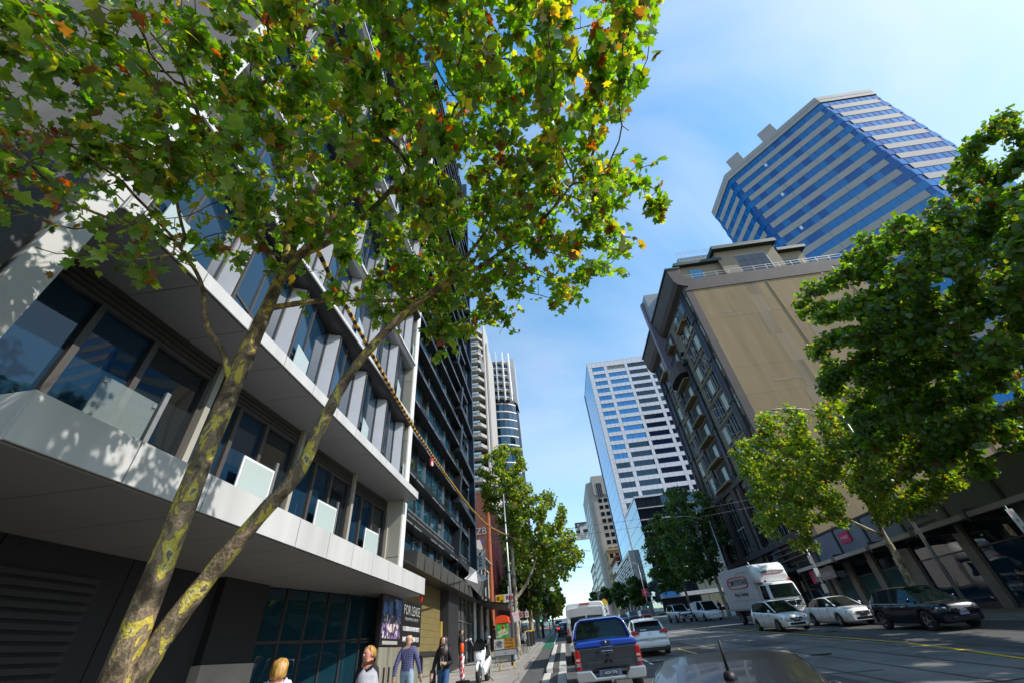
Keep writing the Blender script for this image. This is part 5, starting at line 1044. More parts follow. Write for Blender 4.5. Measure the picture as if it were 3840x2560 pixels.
MB().box(-.98,.98,ry-.08,ry+.05,.36,.52).build('rear_bumper', M['black'], v_, bevel=.03); MB().box(-.85,.85,ry-.026,ry-.02,1.10,1.16).build('door_moulding', M['whitepl'], v_)
# ---- pearl hatchback in the next lane, rear view
h = car('hatchback', 'pearl white hatchback driving away beside the ute', 4.15, 26.9, rad(-2.5), PSIL, 4.3, 1.77, 1.48, [(-2.15,.70),(-2.05,.93),(-1.6,.99),(-.5,.95),(.9,.93),(1.55,.84),(2.05,.70),(2.15,.52)], [(-2.02,.95),(-1.50,1.36),(-.9,1.44),(-.2,1.475),(.3,1.44),(1.15,.94)], (-1.3,1.32), .315, wd=[(-2.15,.86),(-2.0,.95),(-1.4,1),(0,1),(1.4,.98),(1.95,.86),(2.15,.66)], rw=.72, pil=((-.55,-.43),), lamps=False, details=False)
for sx in (-1,1):
    l_ = MB(); l_.prism([(sx*.48,.90),(sx*.87,.86),(sx*.89,1.0),(sx*.80,1.06),(sx*.50,.98)], -2.13, -1.9, 'y'); l_.build('tail_light', TL, h, bevel=.02)
    MB().ball((sx*.95,.85,1.0),(.1,.08,.08)).build('mirror', PSIL, h); MB().box(sx*.70-.13,sx*.70+.13,-2.16,-2.05,.42,.48).build('reflector', TL, h, bevel=.01)
MB().box(-.82,.82,-2.17,-1.9,.20,.36).build('rear_diffuser', M['black'], h, bevel=.03); MB().box(-.84,.84,-2.185,-2.0,.37,.58).build('rear_bumper', PSIL, h, bevel=.05)
pp = MB().box(-.19,.19,-2.20,-2.18,.60,.71).build('number_plate', PLATE, h); text('1ZZ1 8UX', 'plate_lettering', pp, M['black'], (0,-2.203,.655), .085, R_SOUTH, .001)
e = MB(); e.tube([(.085*math.cos(a*.5236),-2.135,.90+.055*math.sin(a*.5236)) for a in range(13)], .010, 5, False); e.build('emblem', M['chrome'], h)
MB().box(-.62,.62,-1.72,-1.45,1.385,1.415).build('roof_spoiler', PSIL, h, bevel=.01); b = MB(); b.prism([(-.9,1.475),(-.78,1.475),(-.92,1.56)], -.012, .012, 'x'); b.build('shark_fin_aerial', PSIL, h)
MB().obox((.12,-1.99,1.02),(.34,.02,.025),Matrix.Rotation(-.15,3,'Y')).build('wiper', M['black'], h); MB().box(-.42,-.12,-1.93,-1.85,1.02,1.06).build('parcel_box', M['whitepl'], h)
# ---- oncoming cars
car('compact_mpv', 'white compact people mover with a star badge nearest the yellow line', 13.62, 32.75, rad(183), PW, 4.27, 1.78, 1.60, [(-2.13,.7),(-2.0,1.0),(-1.5,1.04),(0,.98),(1.0,.96),(1.6,.89),(1.98,.80),(2.08,.72),(2.13,.55)], [(-2.0,1.02),(-1.55,1.5),(-.7,1.575),(0,1.59),(.35,1.54),(1.45,.95)], (-1.36,1.36), .315, rw=.74, pil=((-.45,-.3),(-1.4,-1.2)), emb='star', roofm=PW)
car('sedan', 'white sedan between the white people mover and the dark blue wagon', 16.85, 31.9, rad(182), PW, 4.82, 1.83, 1.47, sedan(4.82,.96,.72), [(-1.95,1.0),(-1.05,1.38),(-.4,1.455),(.15,1.46),(.5,1.42),(1.4,.97)], (-1.38,1.40), .33, rw=.71, pil=((-.5,-.38),), emb='oval')
car('suv_wagon', 'dark navy wagon with four ring badge under the right hand tree', 16.4, 24.2, rad(181), PNAVY, 4.65, 1.9, 1.66, [(-2.32,.75),(-2.2,1.06),(-1.6,1.08),(0,1.04),(1.0,1.03),(1.7,.99),(2.12,.92),(2.26,.82),(2.32,.62)], [(-2.1,1.06),(-1.6,1.52),(-.8,1.63),(0,1.65),(.45,1.6),(1.4,1.03)], (-1.42,1.40), .37, zb=.24, rw=.70, pil=((-.4,-.28),(-1.35,-1.22)), emb='rings')
# ---- removal truck
k = thing('box_truck', 'white removal box truck lettered COMPUTERTRANS coming towards the camera', 'truck'); vpose(k, 16.25, 41.4, rad(181.5))
SX = 1.28; by0, by1 = -3.6, 3.0; bw = mat('truck_box_white',(.62,.60,.60),.5,var=.06,scale=.8); red_ = M['red']
MB().box(-SX+.02,SX-.02,by0,by1,1.12,3.98).build('box_body', bw, k)
for q in range(18):
    z = 1.14+q*.157; MB().box(SX-.02,SX+.008,by0+.03,by1-.03,z+.006,z+.15).build('side_plank', bw, k); MB().box(-SX-.008,-SX+.02,by0+.03,by1-.03,z+.006,z+.15).build('side_plank', bw, k)
MB().box(-SX,SX,by0,by1,1.0,1.12).build('box_sill', M['steel'], k)
ov = MB(); cy, cz, rx, rz = .0, 2.95, 2.15, .40
def oval(cy,cz,rx,rz,r,m,mb,X): mb.tube([(X, cy+math.copysign(min(1,abs(math.cos(a*math.pi/16))**.35),math.cos(a*math.pi/16))*rx, cz+math.copysign(min(1,abs(math.sin(a*math.pi/16))**.8),math.sin(a*math.pi/16))*rz) for a in range(33)], r, 5, False)
oval(cy,cz,rx,rz,.05,red_,ov,SX+.02); ov.build('oval_border', red_, k)
text('COMPUTERTRANS', 'lettering', k, M['black'], (SX+.014,0,2.94), .56, R_EAST, .004, sx=.86, bold=.012); text('Moving Technology', 'lettering', k, M['black'], (SX+.014,.1,2.12), .42, R_EAST, .004, sx=.85, bold=.004)
for q in range(24): MB().box(SX+.008,SX+.012,-2.3+q*.19,-2.18+q*.19,1.66,1.73).build('stripe_dash', gt, k)
ln_ = MB(); ln_.tube([(SX+.012,2.6,3.55),(SX+.012,.5,3.62),(SX+.012,.2,3.42)], .02, 4); ln_.build('red_line', red_, k)
fa = MB(); fa.loft([[Vector((x_,y_,z_)) for x_,z_ in ((-w,z0),(w,z0),(w*.98,lerp(z0,z1,.5)),(w*.93,z1-.1),(w*.8,z1),(-w*.8,z1),(-w*.93,z1-.1),(-w*.98,lerp(z0,z1,.5)))] for y_,w,z0,z1 in ((by1,1.27,2.75,3.98),(by1+.5,1.24,2.72,3.96),(by1+.85,1.16,2.72,3.7),(by1+1.05,1.08,2.72,3.1))]); fa.build('wind_fairing', PW, k)
fo = MB(); fo.tube([(math.copysign(min(1,abs(math.cos(a*math.pi/16))**.35),math.cos(a*math.pi/16))*.86, by1+1.06-.16*math.sin(a*math.pi/16)-.18, 3.36+math.copysign(min(1,abs(math.sin(a*math.pi/16))**.8),math.sin(a*math.pi/16))*.14) for a in range(33)], .022, 5, False); fo.build('oval_border', red_, k)
text('COMPUTERTRANS', 'lettering', k, M['black'], (0,by1+1.0,3.37), .23, (rad(62),0,rad(180)), .003, bold=.006)
cb = MB(); cb.loft([[Vector((sx*a,y_,q)) for sx, pp_ in ((1,[(w,.75),(w,1.6),(w*.96,z1-.12),(w*.85,z1)]),(-1,[(w*.85,z1),(w*.96,z1-.12),(w,1.6),(w,.75)])) for a,q in pp_] for y_,w,z1 in ((by1+.12,1.08,2.66),(by1+1.2,1.08,2.68),(by1+1.55,1.06,2.6),(by1+1.85,1.05,1.72),(by1+1.9,1.02,.9))]); cb.build('cab', PW, k)
ws = MB(); ws.add([(-.98,by1+1.865,1.68),(.98,by1+1.865,1.68),(.90,by1+1.60,2.50),(-.90,by1+1.60,2.50)],[(3,2,1,0)]); ws.prism([(-.97,1.66),(.97,1.66),(.97,1.70),(-.97,1.70)], by1+1.8, by1+1.88, 'y'); ws.build('windscreen', M['glass_car'], k)
MB().box(-.85,.85,by1+1.86,by1+1.95,1.05,1.52).build('grille', GRILLE, k); MB().box(-1.05,1.05,by1+1.8,by1+2.05,.55,.85).build('bumper', PW, k, bevel=.03)
for sx in (-1,1):
    MB().add([(sx*1.088,by1+.45,1.62),(sx*1.088,by1+1.5,1.62),(sx*1.05,by1+1.42,2.5),(sx*1.05,by1+.45,2.5)],[(0,1,2,3) if sx>0 else (3,2,1,0)]).build('side_window', M['glass_car'], k)
    MB().box(sx*.8-.14,sx*.8+.14,by1+1.9,by1+2.0,1.06,1.26).build('headlight', LAMP, k, bevel=.02); b = MB(); b.ball((sx*.88,by1+1.35,2.76),(.09,.09,.08)); b.build('beacon', red_, k)
    b = MB(); b.tube([(sx*1.05,by1+1.75,2.4),(sx*1.4,by1+1.95,2.45),(sx*1.4,by1+1.95,1.9)], .018, 5); b.box(sx*1.4-.09,sx*1.4+.09,by1+1.92,by1+1.97,1.85,2.3); b.build('mirror', M['black'], k)
    for yy in (by1+1.05,-2.0): wheel(k, sx*.98, yy, .46, .28, 6)
b = MB(); b.tube([(-.9,by1+2.15,.7),(-.9,by1+2.2,1.45),(.9,by1+2.2,1.45),(.9,by1+2.15,.7)], .035, 6); b.tube([(-.9,by1+2.2,1.1),(.9,by1+2.2,1.1)], .03, 6); b.tube([(-.3,by1+2.18,.75),(-.3,by1+2.2,1.45)], .025, 6); b.tube([(.3,by1+2.18,.75),(.3,by1+2.2,1.45)], .025, 6); b.build('bull_bar', M['chrome'], k)
b = MB(); b.tube([(.9,by1-.2,3.95),(.95,by1-.3,4.2)], .03, 5); b.build('roof_light', PW, k); MB().box(-.9,.9,by0,by1,.6,1.0).build('chassis', M['black'], k)
# ---- far traffic
car('four_wheel_drive', 'white four wheel drive with bull bar further up the road', 15.2, 66, rad(184), PW, 4.7, 1.9, 1.85, [(-2.35,1.0),(-2.2,1.15),(0,1.12),(1,1.1),(2.1,1.04),(2.35,.75)], [(-2.2,1.15),(-2.0,1.78),(-1,1.83),(0,1.83),(.4,1.78),(1.0,1.12)], (-1.4,1.45), .39, zb=.35, rw=.80, pil=((-.3,-.2),), group=None, scale=1.08)
b = MB(); b.tube([(-.8,2.5,.5),(-.8,2.55,1.1),(.8,2.55,1.1),(.8,2.5,.5)], .05, 6); b.tube([(-.8,2.55,.8),(.8,2.55,.8)], .05, 6); b.build('bull_bar', M['black'], bpy.data.objects['four_wheel_drive'])
MB().box(-.6,.6,-1.2,.2,1.86,1.98).build('roof_rack', M['black'], bpy.data.objects['four_wheel_drive'])
v2 = car('delivery_van', 'white delivery van parked beyond the truck', 17.6, 62, rad(184), PW, 5.1, 1.92, 1.93, [(-2.55,.9),(-2.45,1.1),(0,1.06),(1.4,1.02),(2.2,.9),(2.55,.6)], [(-2.5,1.1),(-2.42,1.84),(-1.5,1.92),(.4,1.92),(.95,1.84),(1.85,1.02)], (-1.6,1.5), .34, rw=.82, pil=((-2.6,-.2),(.3,.42)), scale=1.06, cat='van', details=False)
car('small_suv', 'plum small SUV queuing far up the road left of the red one', 13.3, 96, rad(183), PPUR, 4.4, 1.8, 1.66, sedan(4.4,1.02,.8), [(-2.0,1.05),(-1.6,1.55),(-.5,1.64),(.1,1.64),(.4,1.6),(1.2,1.03)], (-1.35,1.35), .35, zb=.24, group='cars far up the road', details=False, scale=1.06)
car('small_suv', 'dark red small SUV far up the road beside the plum one', 16.2, 100, rad(183), PRED, 4.4, 1.8, 1.66, sedan(4.4,1.02,.8), [(-2.0,1.05),(-1.6,1.55),(-.5,1.64),(.1,1.64),(.4,1.6),(1.2,1.03)], (-1.35,1.35), .35, zb=.24, group='cars far up the road', details=False, scale=1.06)
car('hatchback', 'mid blue hatchback far up the road behind the pearl hatchback', 11.0, 92, rad(182), PBL2, 4.2, 1.75, 1.5, sedan(4.2,.95,.72), [(-1.9,.97),(-1.5,1.4),(-.5,1.48),(.1,1.48),(.4,1.44),(1.2,.95)], (-1.3,1.3), .32, group='cars far up the road', details=False)
car('hatchback', 'white hatchback waiting far ahead in the left lane', -1.0, 92, 0, PW, 4.2, 1.75, 1.5, sedan(4.2,.95,.72), [(-1.9,.97),(-1.5,1.4),(-.5,1.48),(.1,1.48),(.4,1.44),(1.2,.95)], (-1.3,1.3), .32, group='cars far up the road', details=False, scale=1.1)
car('sedan', 'dark sedan with lit red tail lamp ahead of the van', -.1, 63, 0, PNAVY, 4.6, 1.8, 1.46, sedan(4.6,.95,.72), [(-1.9,.99),(-1.1,1.37),(-.4,1.45),(.1,1.46),(.4,1.42),(1.3,.95)], (-1.35,1.38), .32, group='cars far up the road', details=False)
MB().box(-.85,-.6,-2.34,-2.2,.82,.94).build('brake_lamp', emit('brake_glow',(1,.03,.02),2.5), bpy.data.objects['sedan.001'], bevel=.01)
# ---- scooter
s = thing('motor_scooter', 'white motor scooter parked on the left footpath', 'scooter', (-3.42,20.0,GZ(20)+.13), (0,0,rad(176)), scale=1.08)
# nose towards +Y local
b = MB(); b.loft([[Vector((sx*w*c, y_+d, z_)) for sx, c, d in ((0,1,.0),(1,.55,-.02),(1,1,-.14),(1,.9,-.30),(-1,.9,-.30),(-1,1,-.14),(-1,.55,-.02))] for y_,z_,w in ((.62,.42,.10),(.66,.55,.16),(.64,.72,.20),(.56,.90,.22),(.46,1.02,.18))]); b.build('front_fairing', PW, s, bevel=.01)
b = MB(); b.loft([[Vector((x_*w,y_,z_+h_)) for x_,h_ in ((-1,-.12),(-1,.06),(-.6,.12),(.6,.12),(1,.06),(1,-.12))] for y_,z_,w in ((.35,.34,.14),(.0,.36,.15),(-.3,.52,.17),(-.7,.62,.16),(-.95,.68,.08))]); b.build('rear_fairing', PW, s)
b = MB(); b.loft([[Vector((x_*w,y_,z_+h_)) for x_,h_ in ((-1,-.04),(-1,.05),(0,.08),(1,.05),(1,-.04))] for y_,z_,w in ((.05,.72,.12),(-.2,.76,.16),(-.55,.80,.16),(-.85,.86,.1))]); b.build('seat', M['black'], s)
b = MB(); b.add([(-.17,.58,.92),(.17,.58,.92),(.20,.47,1.12),(.12,.40,1.26),(-.12,.40,1.26),(-.20,.47,1.12)],[(0,1,2,3,4,5)]); b.prism([(-.19,.90),(.19,.90),(.2,1.1),(.12,1.24),(-.12,1.24),(-.2,1.1)], .42, .46, 'y'); b.build('windshield', M['blackgl'], s)
b = MB(); b.tube([(-.36,.28,1.08),(-.1,.40,1.05),(.1,.40,1.05),(.36,.28,1.08)], .018, 6); b.build('handlebar', M['black'], s)
for sx in (-1,1): b = MB(); b.tube([(sx*.25,.34,1.07),(sx*.34,.38,1.26)], .008, 4); b.ball((sx*.36,.38,1.28),(.06,.02,.04)); b.build('mirror', M['whitepl'], s)
for yy in (.66,-.62): wheel(s, 0, yy, .27, .12, 6)
b = MB(); b.tube([(.16,.10+.66+.3*math.cos(a),.27+.3*math.sin(a)) if False else (0,.66+.31*math.cos(a),.27+.31*math.sin(a)) for a in np.linspace(.3,2.6,8)], .055, 6); b.build('front_mudguard', PW, s)
for sx in (-1,1): b = MB(); b.tube([(sx*.08,.66,.27),(sx*.09,.55,.62)], .022, 6); b.build('fork', M['steel'], s)
MB().box(-.12,.12,.62,.69,.60,.66).build('headlight', LAMP, s, bevel=.02); b = MB(); b.tube([(.15,-.35,.26),(.17,-.9,.36)], .05, 8); b.build('exhaust', M['steel'], s); b = MB(); b.tube([(-.1,-.1,.25),(-.32,-.2,.02)], .015, 5); b.build('side_stand', M['black'], s)
# ================================================================ people
SKIN = mat('skin',(.56,.32,.22),.55,var=.06,scale=9); SKINR = mat('skin_flushed',(.60,.27,.19),.55,var=.06)
def cloth(n, c): return mat('cloth_'+n, c, .85, var=.18, scale=14, bump=.15, bscale=60)
BASE = dict(pel=(0,0,.95),wai=(0,0,1.10),che=(0,0,1.30),nek=(0,-.01,1.46),hb=(0,.01,1.54),hd=(0,.02,1.62),ht=(0,.0,1.70))
for sx, k in ((-1,'l'),(1,'r')):
    BASE.update({k+'sh':(sx*.16,0,1.40),k+'el':(sx*.22,-.03,1.12),k+'wr':(sx*.22,.05,.88),k+'pa':(sx*.22,.07,.80),k+'hi':(sx*.085,0,.91),k+'kn':(sx*.095,.02,.50),k+'an':(sx*.095,-.02,.09),k+'to':(sx*.10,.14,.03)})
RADI = dict(pel=(.165,.125),wai=(.15,.115),che=(.18,.125),nek=(.062,.064),hb=(.075,.085),hd=(.095,.113),ht=(.075,.09),sh=(.088,.08),el=(.056,.056),wr=(.037,.038),pa=(.042,.024),hi=(.105,.105),kn=(.076,.076),an=(.05,.055),to=(.05,.04))
BONES = [('pel','wai'),('wai','che'),('che','nek'),('nek','hb'),('hb','hd'),('hd','ht')]+[e for k in 'lr' for e in (('che',k+'sh'),(k+'sh',k+'el'),(k+'el',k+'wr'),(k+'wr',k+'pa'),('pel',k+'hi'),(k+'hi',k+'kn'),(k+'kn',k+'an'),(k+'an',k+'to'))]
def person(label, x, y, face, pose=None, top=None, bot=None, shoe=None, skin=SKIN, hair=None, hstyle='short', h=1.7, z=None, sleeves=True, group=None, lite=False):
    t = thing('person', label, 'person', (x,y,GZ(y)+.132 if z is None else z), (0,0,face), group=group, scale=h/1.73)
    J = {k: Vector(v) for k, v in BASE.items()}
    for k, v in (pose or {}).items(): J[k] = Vector(v)
    names = list(J); idx = {k:i for i,k in enumerate(names)}; V = [J[k] for k in names]; E = [(idx[a],idx[b_]) for a,b_ in BONES]; rad_ = [RADI[k] if k in RADI else RADI[k[1:]] for k in names]
    own = {}
    if not lite:
        for k in 'lr':
            w, p = J[k+'wr'], J[k+'pa']; d = (p-w).normalized(); sd = d.cross(Vector((0,1,0)) if abs(d.y) < .9 else Vector((1,0,0))).normalized()
            for q, ln in enumerate((.07,.085,.09,.08)):
                o = p+sd*((q-1.5)*.019); V += [o+d*ln*.55, o+d*ln+Vector((0,.012,0))]; rad_ += [(.010,.010),(.008,.008)]; n = len(V); E += [(idx[k+'pa'],n-2),(n-2,n-1)]
            V += [p-d*.03+sd*.045+Vector((0,.02,0))]; rad_ += [(.010,.010)]; E.append((idx[k+'wr'],len(V)-1))
    me = bpy.data.meshes.new('body'); me.from_pydata([tuple(v) for v in V], E, []); o = bpy.data.objects.new('body', me); COL.objects.link(o)
    o.modifiers.new('skin','SKIN'); sv = me.skin_vertices[0].data
    for i, r in enumerate(rad_): sv[i].radius = r
    sv[0].use_root = True
    sb = o.modifiers.new('sub','SUBSURF'); sb.levels = 2; sb.render_levels = 2
    dg = bpy.context.evaluated_depsgraph_get(); nm = bpy.data.meshes.new_from_object(o.evaluated_get(dg)); bpy.data.objects.remove(o)
    for m in (skin, top, bot, shoe or M['black']): nm.materials.append(m)
    segs = [(V[a],V[b_],names[a] if a < len(names) else 'fin', names[b_] if b_ < len(names) else 'fin') for a,b_ in E]
    for p in nm.polygons:
        c = p.center; best = None
        for a, b_, na, nb_ in segs:
            ab = b_-a; tt = max(0,min(1,(c-a).dot(ab)/max(ab.length_squared,1e-9))); dd = (c-a-ab*tt).length
            if best is None or dd < best[0]: best = (dd, na, nb_, tt)
        _, na, nb_, tt = best; kk = nb_[-2:]
        if nb_ in ('hb','hd','ht') or (nb_ == 'nek' and tt > .75) or nb_ == 'fin' or kk == 'pa': mi = 0
        elif kk == 'wr': mi = 1 if (sleeves and tt < .93) else 0
        elif kk in ('kn','an','hi') or (na == 'pel' and nb_ == 'wai' and tt < .2): mi = 2 if not (kk == 'an' and tt > .96) else 3
        elif kk == 'to': mi = 3
        else: mi = 1
        p.material_index = mi; p.use_smooth = True
    bo = bpy.data.objects.new('body', nm); COL.objects.link(bo); bo.parent = t
    H = J['hd']; up = (J['ht']-J['hb']).normalized()
    if not lite:
        fwd = Vector((0,1,0)); n_ = MB(); n_.ball(H+fwd*.098+up*-.015,(.013,.018,.022),6,5); n_.build('nose', skin, t)
        for sx in (-1,1):
            e = MB(); e.ball(H+Vector((sx*.033,.083,.012)),(.013,.009,.008),6,5); e.build('eye', M['black'], t); e = MB(); e.ball(H+Vector((sx*.082,.0,-.01)),(.012,.024,.033),6,5); e.build('ear', skin, t)
        e = MB(); e.ball(H+Vector((0,.086,-.052)),(.026,.008,.008),6,4); e.build('mouth', mat('lips',(.42,.12,.11),.5,var=0), t)
    if hair:
        b = MB(); prof = {'short':[(.115,.01,0),(.108,.05,0),(.085,.085,0),(.05,.103,-.005),(.01,.104,-.015),(-.03,.09,-.03),(-.05,.07,-.04)],
          'bob':[(.115,.01,0),(.108,.05,0),(.085,.085,0),(.05,.105,-.005),(0,.11,-.015),(-.05,.112,-.025),(-.09,.108,-.03),(-.12,.09,-.035),(-.13,.06,-.04)],
          'long':[(.115,.01,0),(.108,.05,0),(.085,.085,0),(.05,.112,.0),(0,.122,.0),(-.08,.128,-.005),(-.14,.135,.01),(-.20,.15,.04),(-.30,.15,.05),(-.38,.12,.04),(-.41,.06,.02)]}[hstyle]
        b.loft([[H+Vector((w*math.cos(a)*(1+.07*math.sin(11*a+j_*.5))+random.uniform(-.006,.006), -.03+dy+w*.86*math.sin(a)*(1+.07*math.sin(11*a+j_*.5))+random.uniform(-.006,.006), z_-.008+.012*math.sin(5*a+j_))) for a in np.linspace(0,2*math.pi,29)[:-1]] for j_,(z_,w,dy) in enumerate(prof)])
        b.build('hair', hair, t)
    return t
HB = mat('hair_blonde',(.60,.34,.07),.5,var=.0,scale=55,col2=(.22,.095,.02),streak=True); HBR = mat('hair_dark_brown',(.05,.028,.018),.42,var=.3,scale=50,col2=(.012,.007,.005),streak=True); HD = mat('hair_black',(.015,.012,.011),.5,var=.2); HG = mat('hair_auburn',(.16,.06,.025),.5,var=.3)
plaid = brickmat('plaid_shirt',(.03,.035,.12),(.05,.05,.16),(.32,.32,.45),14)
for n in plaid.node_tree.nodes:
    if n.type == 'TEX_BRICK': n.offset = 0; n.inputs['Mortar Size'].default_value = .025; n.inputs['Brick Width'].default_value = .62; n.inputs['Row Height'].default_value = .6
JE = cloth('light_jeans',(.30,.42,.55)); JB = cloth('blue_jeans',(.035,.10,.24)); BK = cloth('black',(.014,.013,.017)); WH = cloth('white',(.75,.74,.76)); NV = cloth('navy',(.03,.05,.16)); GY = cloth('grey',(.42,.42,.46)); PKc = mat('pink_print',(.65,.30,.48),.8,var=0,col2=(.75,.68,.80),scale=22); BL = cloth('bright_blue',(.05,.22,.62)); BR = cloth('brown',(.14,.08,.05))
walk = dict(lkn=(-.095,.14,.53),lan=(-.10,.10,.12),lto=(-.10,.26,.06),rkn=(.095,-.02,.50),ran=(.095,-.28,.16),rto=(.10,-.16,.05),lel=(-.25,-.1,1.13),lwr=(-.28,-.13,.90),lpa=(-.28,-.12,.82),rel=(.25,.04,1.13),rwr=(.28,.13,.90),rpa=(.28,.17,.83))
p1 = person('blonde woman with a pink backpack at the bottom left, seen from behind', -4.15, 7.0, rad(20), walk, WH, JB, hair=HB, hstyle='bob', h=1.66)
bpk = MB(); bpk.loft([[Vector((x_*w,-.12-d*q,z_)) for x_,q in ((-1,0),(-1,.8),(-.6,1),(.6,1),(1,.8),(1,0))] for z_,w,d in ((1.02,.12,.08),(1.08,.15,.14),(1.3,.15,.14),(1.42,.11,.08))]); bpk.build('backpack', PKc, p1)
for sx in (-1,1): b = MB(); b.tube([(sx*.11,-.12,1.40),(sx*.12,-.02,1.48),(sx*.12,.11,1.36),(sx*.13,.02,1.1)], .018, 5); b.build('backpack_strap', PKc, p1)
bk = tag(MB().box(-4.63,-4.55,6.9,7.08,1.42,1.72).build('book', mat('book_cover',(.05,.05,.2),.5,var=.05)), 'dark blue book held at the left woman\'s side', 'book')
p2 = person('short haired blonde woman in black with a pale hood over her arm', -3.25, 8.0, rad(160), dict(walk, hd=(-.01,.03,1.62), lel=(-.24,.03,1.14), lwr=(-.16,.24,1.12), lpa=(-.12,.30,1.14), rel=(.25,.0,1.14), rwr=(.24,.2,1.02), rpa=(.23,.28,1.0)), BK, JB, skin=SKINR, hair=HB, hstyle='short', h=1.68)
b = MB(); b.loft([[Vector((-.16+.17*w*math.cos(a), .16+.15*w*math.sin(a)*1.1, z_+.04*math.sin(a*2))) for a in np.linspace(0,2*math.pi,11)[:-1]] for z_,w in ((.92,1.0),(1.05,1.15),(1.2,1.1),(1.33,.85),(1.40,.4))]); b.build('draped_hoodie', GY, p2)
b = MB(); b.loft([[Vector((.24+.07*math.cos(a)*w, .30+.02*math.sin(a), z_)) for a in np.linspace(0,2*math.pi,9)[:-1]] for z_,w in ((.86,.8),(1.0,1.1),(1.16,1.0),(1.2,.5))]); po_ = b.build('paper_bag', M['whitepl'], p2)
p3 = person('bald man in a navy plaid shirt and pale jeans walking away', -4.05, 12.5, rad(-3), walk, plaid, JE, h=1.80, sleeves=True)
p4 = person('woman with long dark hair in a black jacket and blue jeans', -3.3, 13.2, rad(172), dict(walk, lel=(-.25,.02,1.12), lwr=(-.12,.20,1.10), lpa=(-.08,.25,1.12)), BK, JB, hair=HBR, hstyle='long', h=1.66)
b = MB(); b.loft([[Vector((.30+.06*math.cos(a), .02+.14*w*math.sin(a), z_)) for a in np.linspace(0,2*math.pi,9)[:-1]] for z_,w in ((.62,.9),(.7,1.1),(.9,1.1),(1.0,.8))]); b.build('shoulder_bag', BK, p4)
b = MB(); b.tube([(-.02,.12,1.50),(-.03,.15,1.3),(-.08,.20,1.12),(-.03,.19,.98),(.02,.17,1.1),(.02,.13,1.48)], .0035, 4); b.build('earphone_cord', M['whitepl'], p4)
p5 = person('young man in black looking down at a phone by the shop glass', -5.6, 25.9, rad(-75), dict(hb=(0,.03,1.54),hd=(0,.07,1.60),ht=(0,.08,1.68),rel=(.20,.05,1.13),rwr=(.10,.27,1.20),rpa=(.06,.32,1.23)), BK, BK, hair=HD, hstyle='short', h=1.78)
sit = dict(pel=(0,0,.55),wai=(0,.0,.70),che=(0,.03,.90),nek=(0,.03,1.06),hb=(0,.05,1.14),hd=(0,.06,1.22),ht=(0,.04,1.30))
for sx, k in ((-1,'l'),(1,'r')): sit.update({k+'sh':(sx*.16,.03,1.0),k+'el':(sx*.22,.12,.76),k+'wr':(sx*.14,.33,.84),k+'pa':(sx*.10,.40,.85),k+'hi':(sx*.09,.02,.53),k+'kn':(sx*.11,.42,.52),k+'an':(sx*.11,.40,.09),k+'to':(sx*.11,.55,.03)})
person('bald man in dark clothes seated at the footpath table', -3.75, 34.6, rad(-80), sit, BK, BK, skin=SKINR, z=GZ(34.6)+.25, h=1.75)
person('woman in a white shirt seated at the footpath table', -2.95, 34.4, rad(85), sit, WH, BK, hair=HG, hstyle='bob', z=GZ(34.4)+.25, h=1.68)
person('person in grey seated behind the white shirted woman', -2.95, 35.6, rad(100), sit, GY, BK, hair=HBR, hstyle='short', z=GZ(35.6)+.25, h=1.7)
person('person in navy standing behind the seated diners', -3.7, 37.6, rad(10), None, NV, BK, hair=HD, h=1.8, lite=True)
person('person with a white top in the terrace shop doorway', -5.8, 35.8, rad(-60), None, WH, BK, hair=HBR, h=1.7, lite=True)
person('person in brown leaning at the terrace shop door', -5.6, 38.6, rad(-100), None, BR, BK, hair=HBR, h=1.75, lite=True)
person('pedestrian in bright blue at the far right edge', 21.6, 19.6, rad(175), walk, BL, BK, hair=HD, h=1.78, lite=True)
person('dark dressed pedestrian in front of the right shop window', 22.6, 25.2, rad(15), walk, BK, BK, hair=HD, h=1.74, lite=True)
person('dark dressed pedestrian nearer the right lamp pole', 21.4, 22.6, rad(185), walk, NV, BK, hair=HBR, h=1.72, lite=True)
person('far pedestrian in dark blue beside the four wheel drive', 21.0, 67, rad(180), walk, NV, BK, hair=HD, h=1.8, lite=True)
person('far pedestrian in black beside the delivery van', 21.7, 66.4, rad(180), walk, BK, BK, hair=HD, h=1.8, lite=True)
# ================================================================ street furniture
Tn = Vector
def at(*p): return tuple(p)
# lamp post on the left with signs
lp = thing('lamp_post', 'tall pale steel lamp post beside the left street tree', 'lamp post', (-3.2,29.9,GZ(29.9)+.13))
b = MB(); b.tube([(0,0,0),(0,0,4.4),(0,0,4.5),(0,0,9.6)], [.115,.095,.075,.05], 12); b.build('post', M['steel'], lp); b = MB(); b.lathe([(.2,0),(.2,.05),(.13,.25),(.12,.5)], 12); b.build('base', M['steel'], lp)
for z in (3.1,4.5,6.4,7.6): b = MB(); b.lathe([(.11,z),(.125,z+.01),(.125,z+.07),(.11,z+.08)], 12); b.build('band', M['dkgrey'], lp)
MB().box(-.12,-.06,-.10,.1,3.25,3.75).build('sign_bracket', M['whitepl'], lp); MB().box(-.02,.16,-.14,-.12,3.0,3.2).build('no_parking_plate', M['red'], lp)
ns = thing('notice_sign', 'tilted white notice on the lamp post above the road work board', 'sign', (-2.92,29.7,GZ(29.7)+1.95)); b = MB(); b.obox((0,-.1,.27),(.36,.02,.5),Matrix.Rotation(rad(-14),3,'Y')); b.build('sign_plate', M['whitepl'], ns, bevel=.004)
for q, z in enumerate((.42,.36)): MB().obox((-.05,-.113,z),(.2,.004,.02),Matrix.Rotation(rad(-14),3,'Y')).build('print_line', mat('print_pink',(.8,.3,.35),.5,var=0), ns)
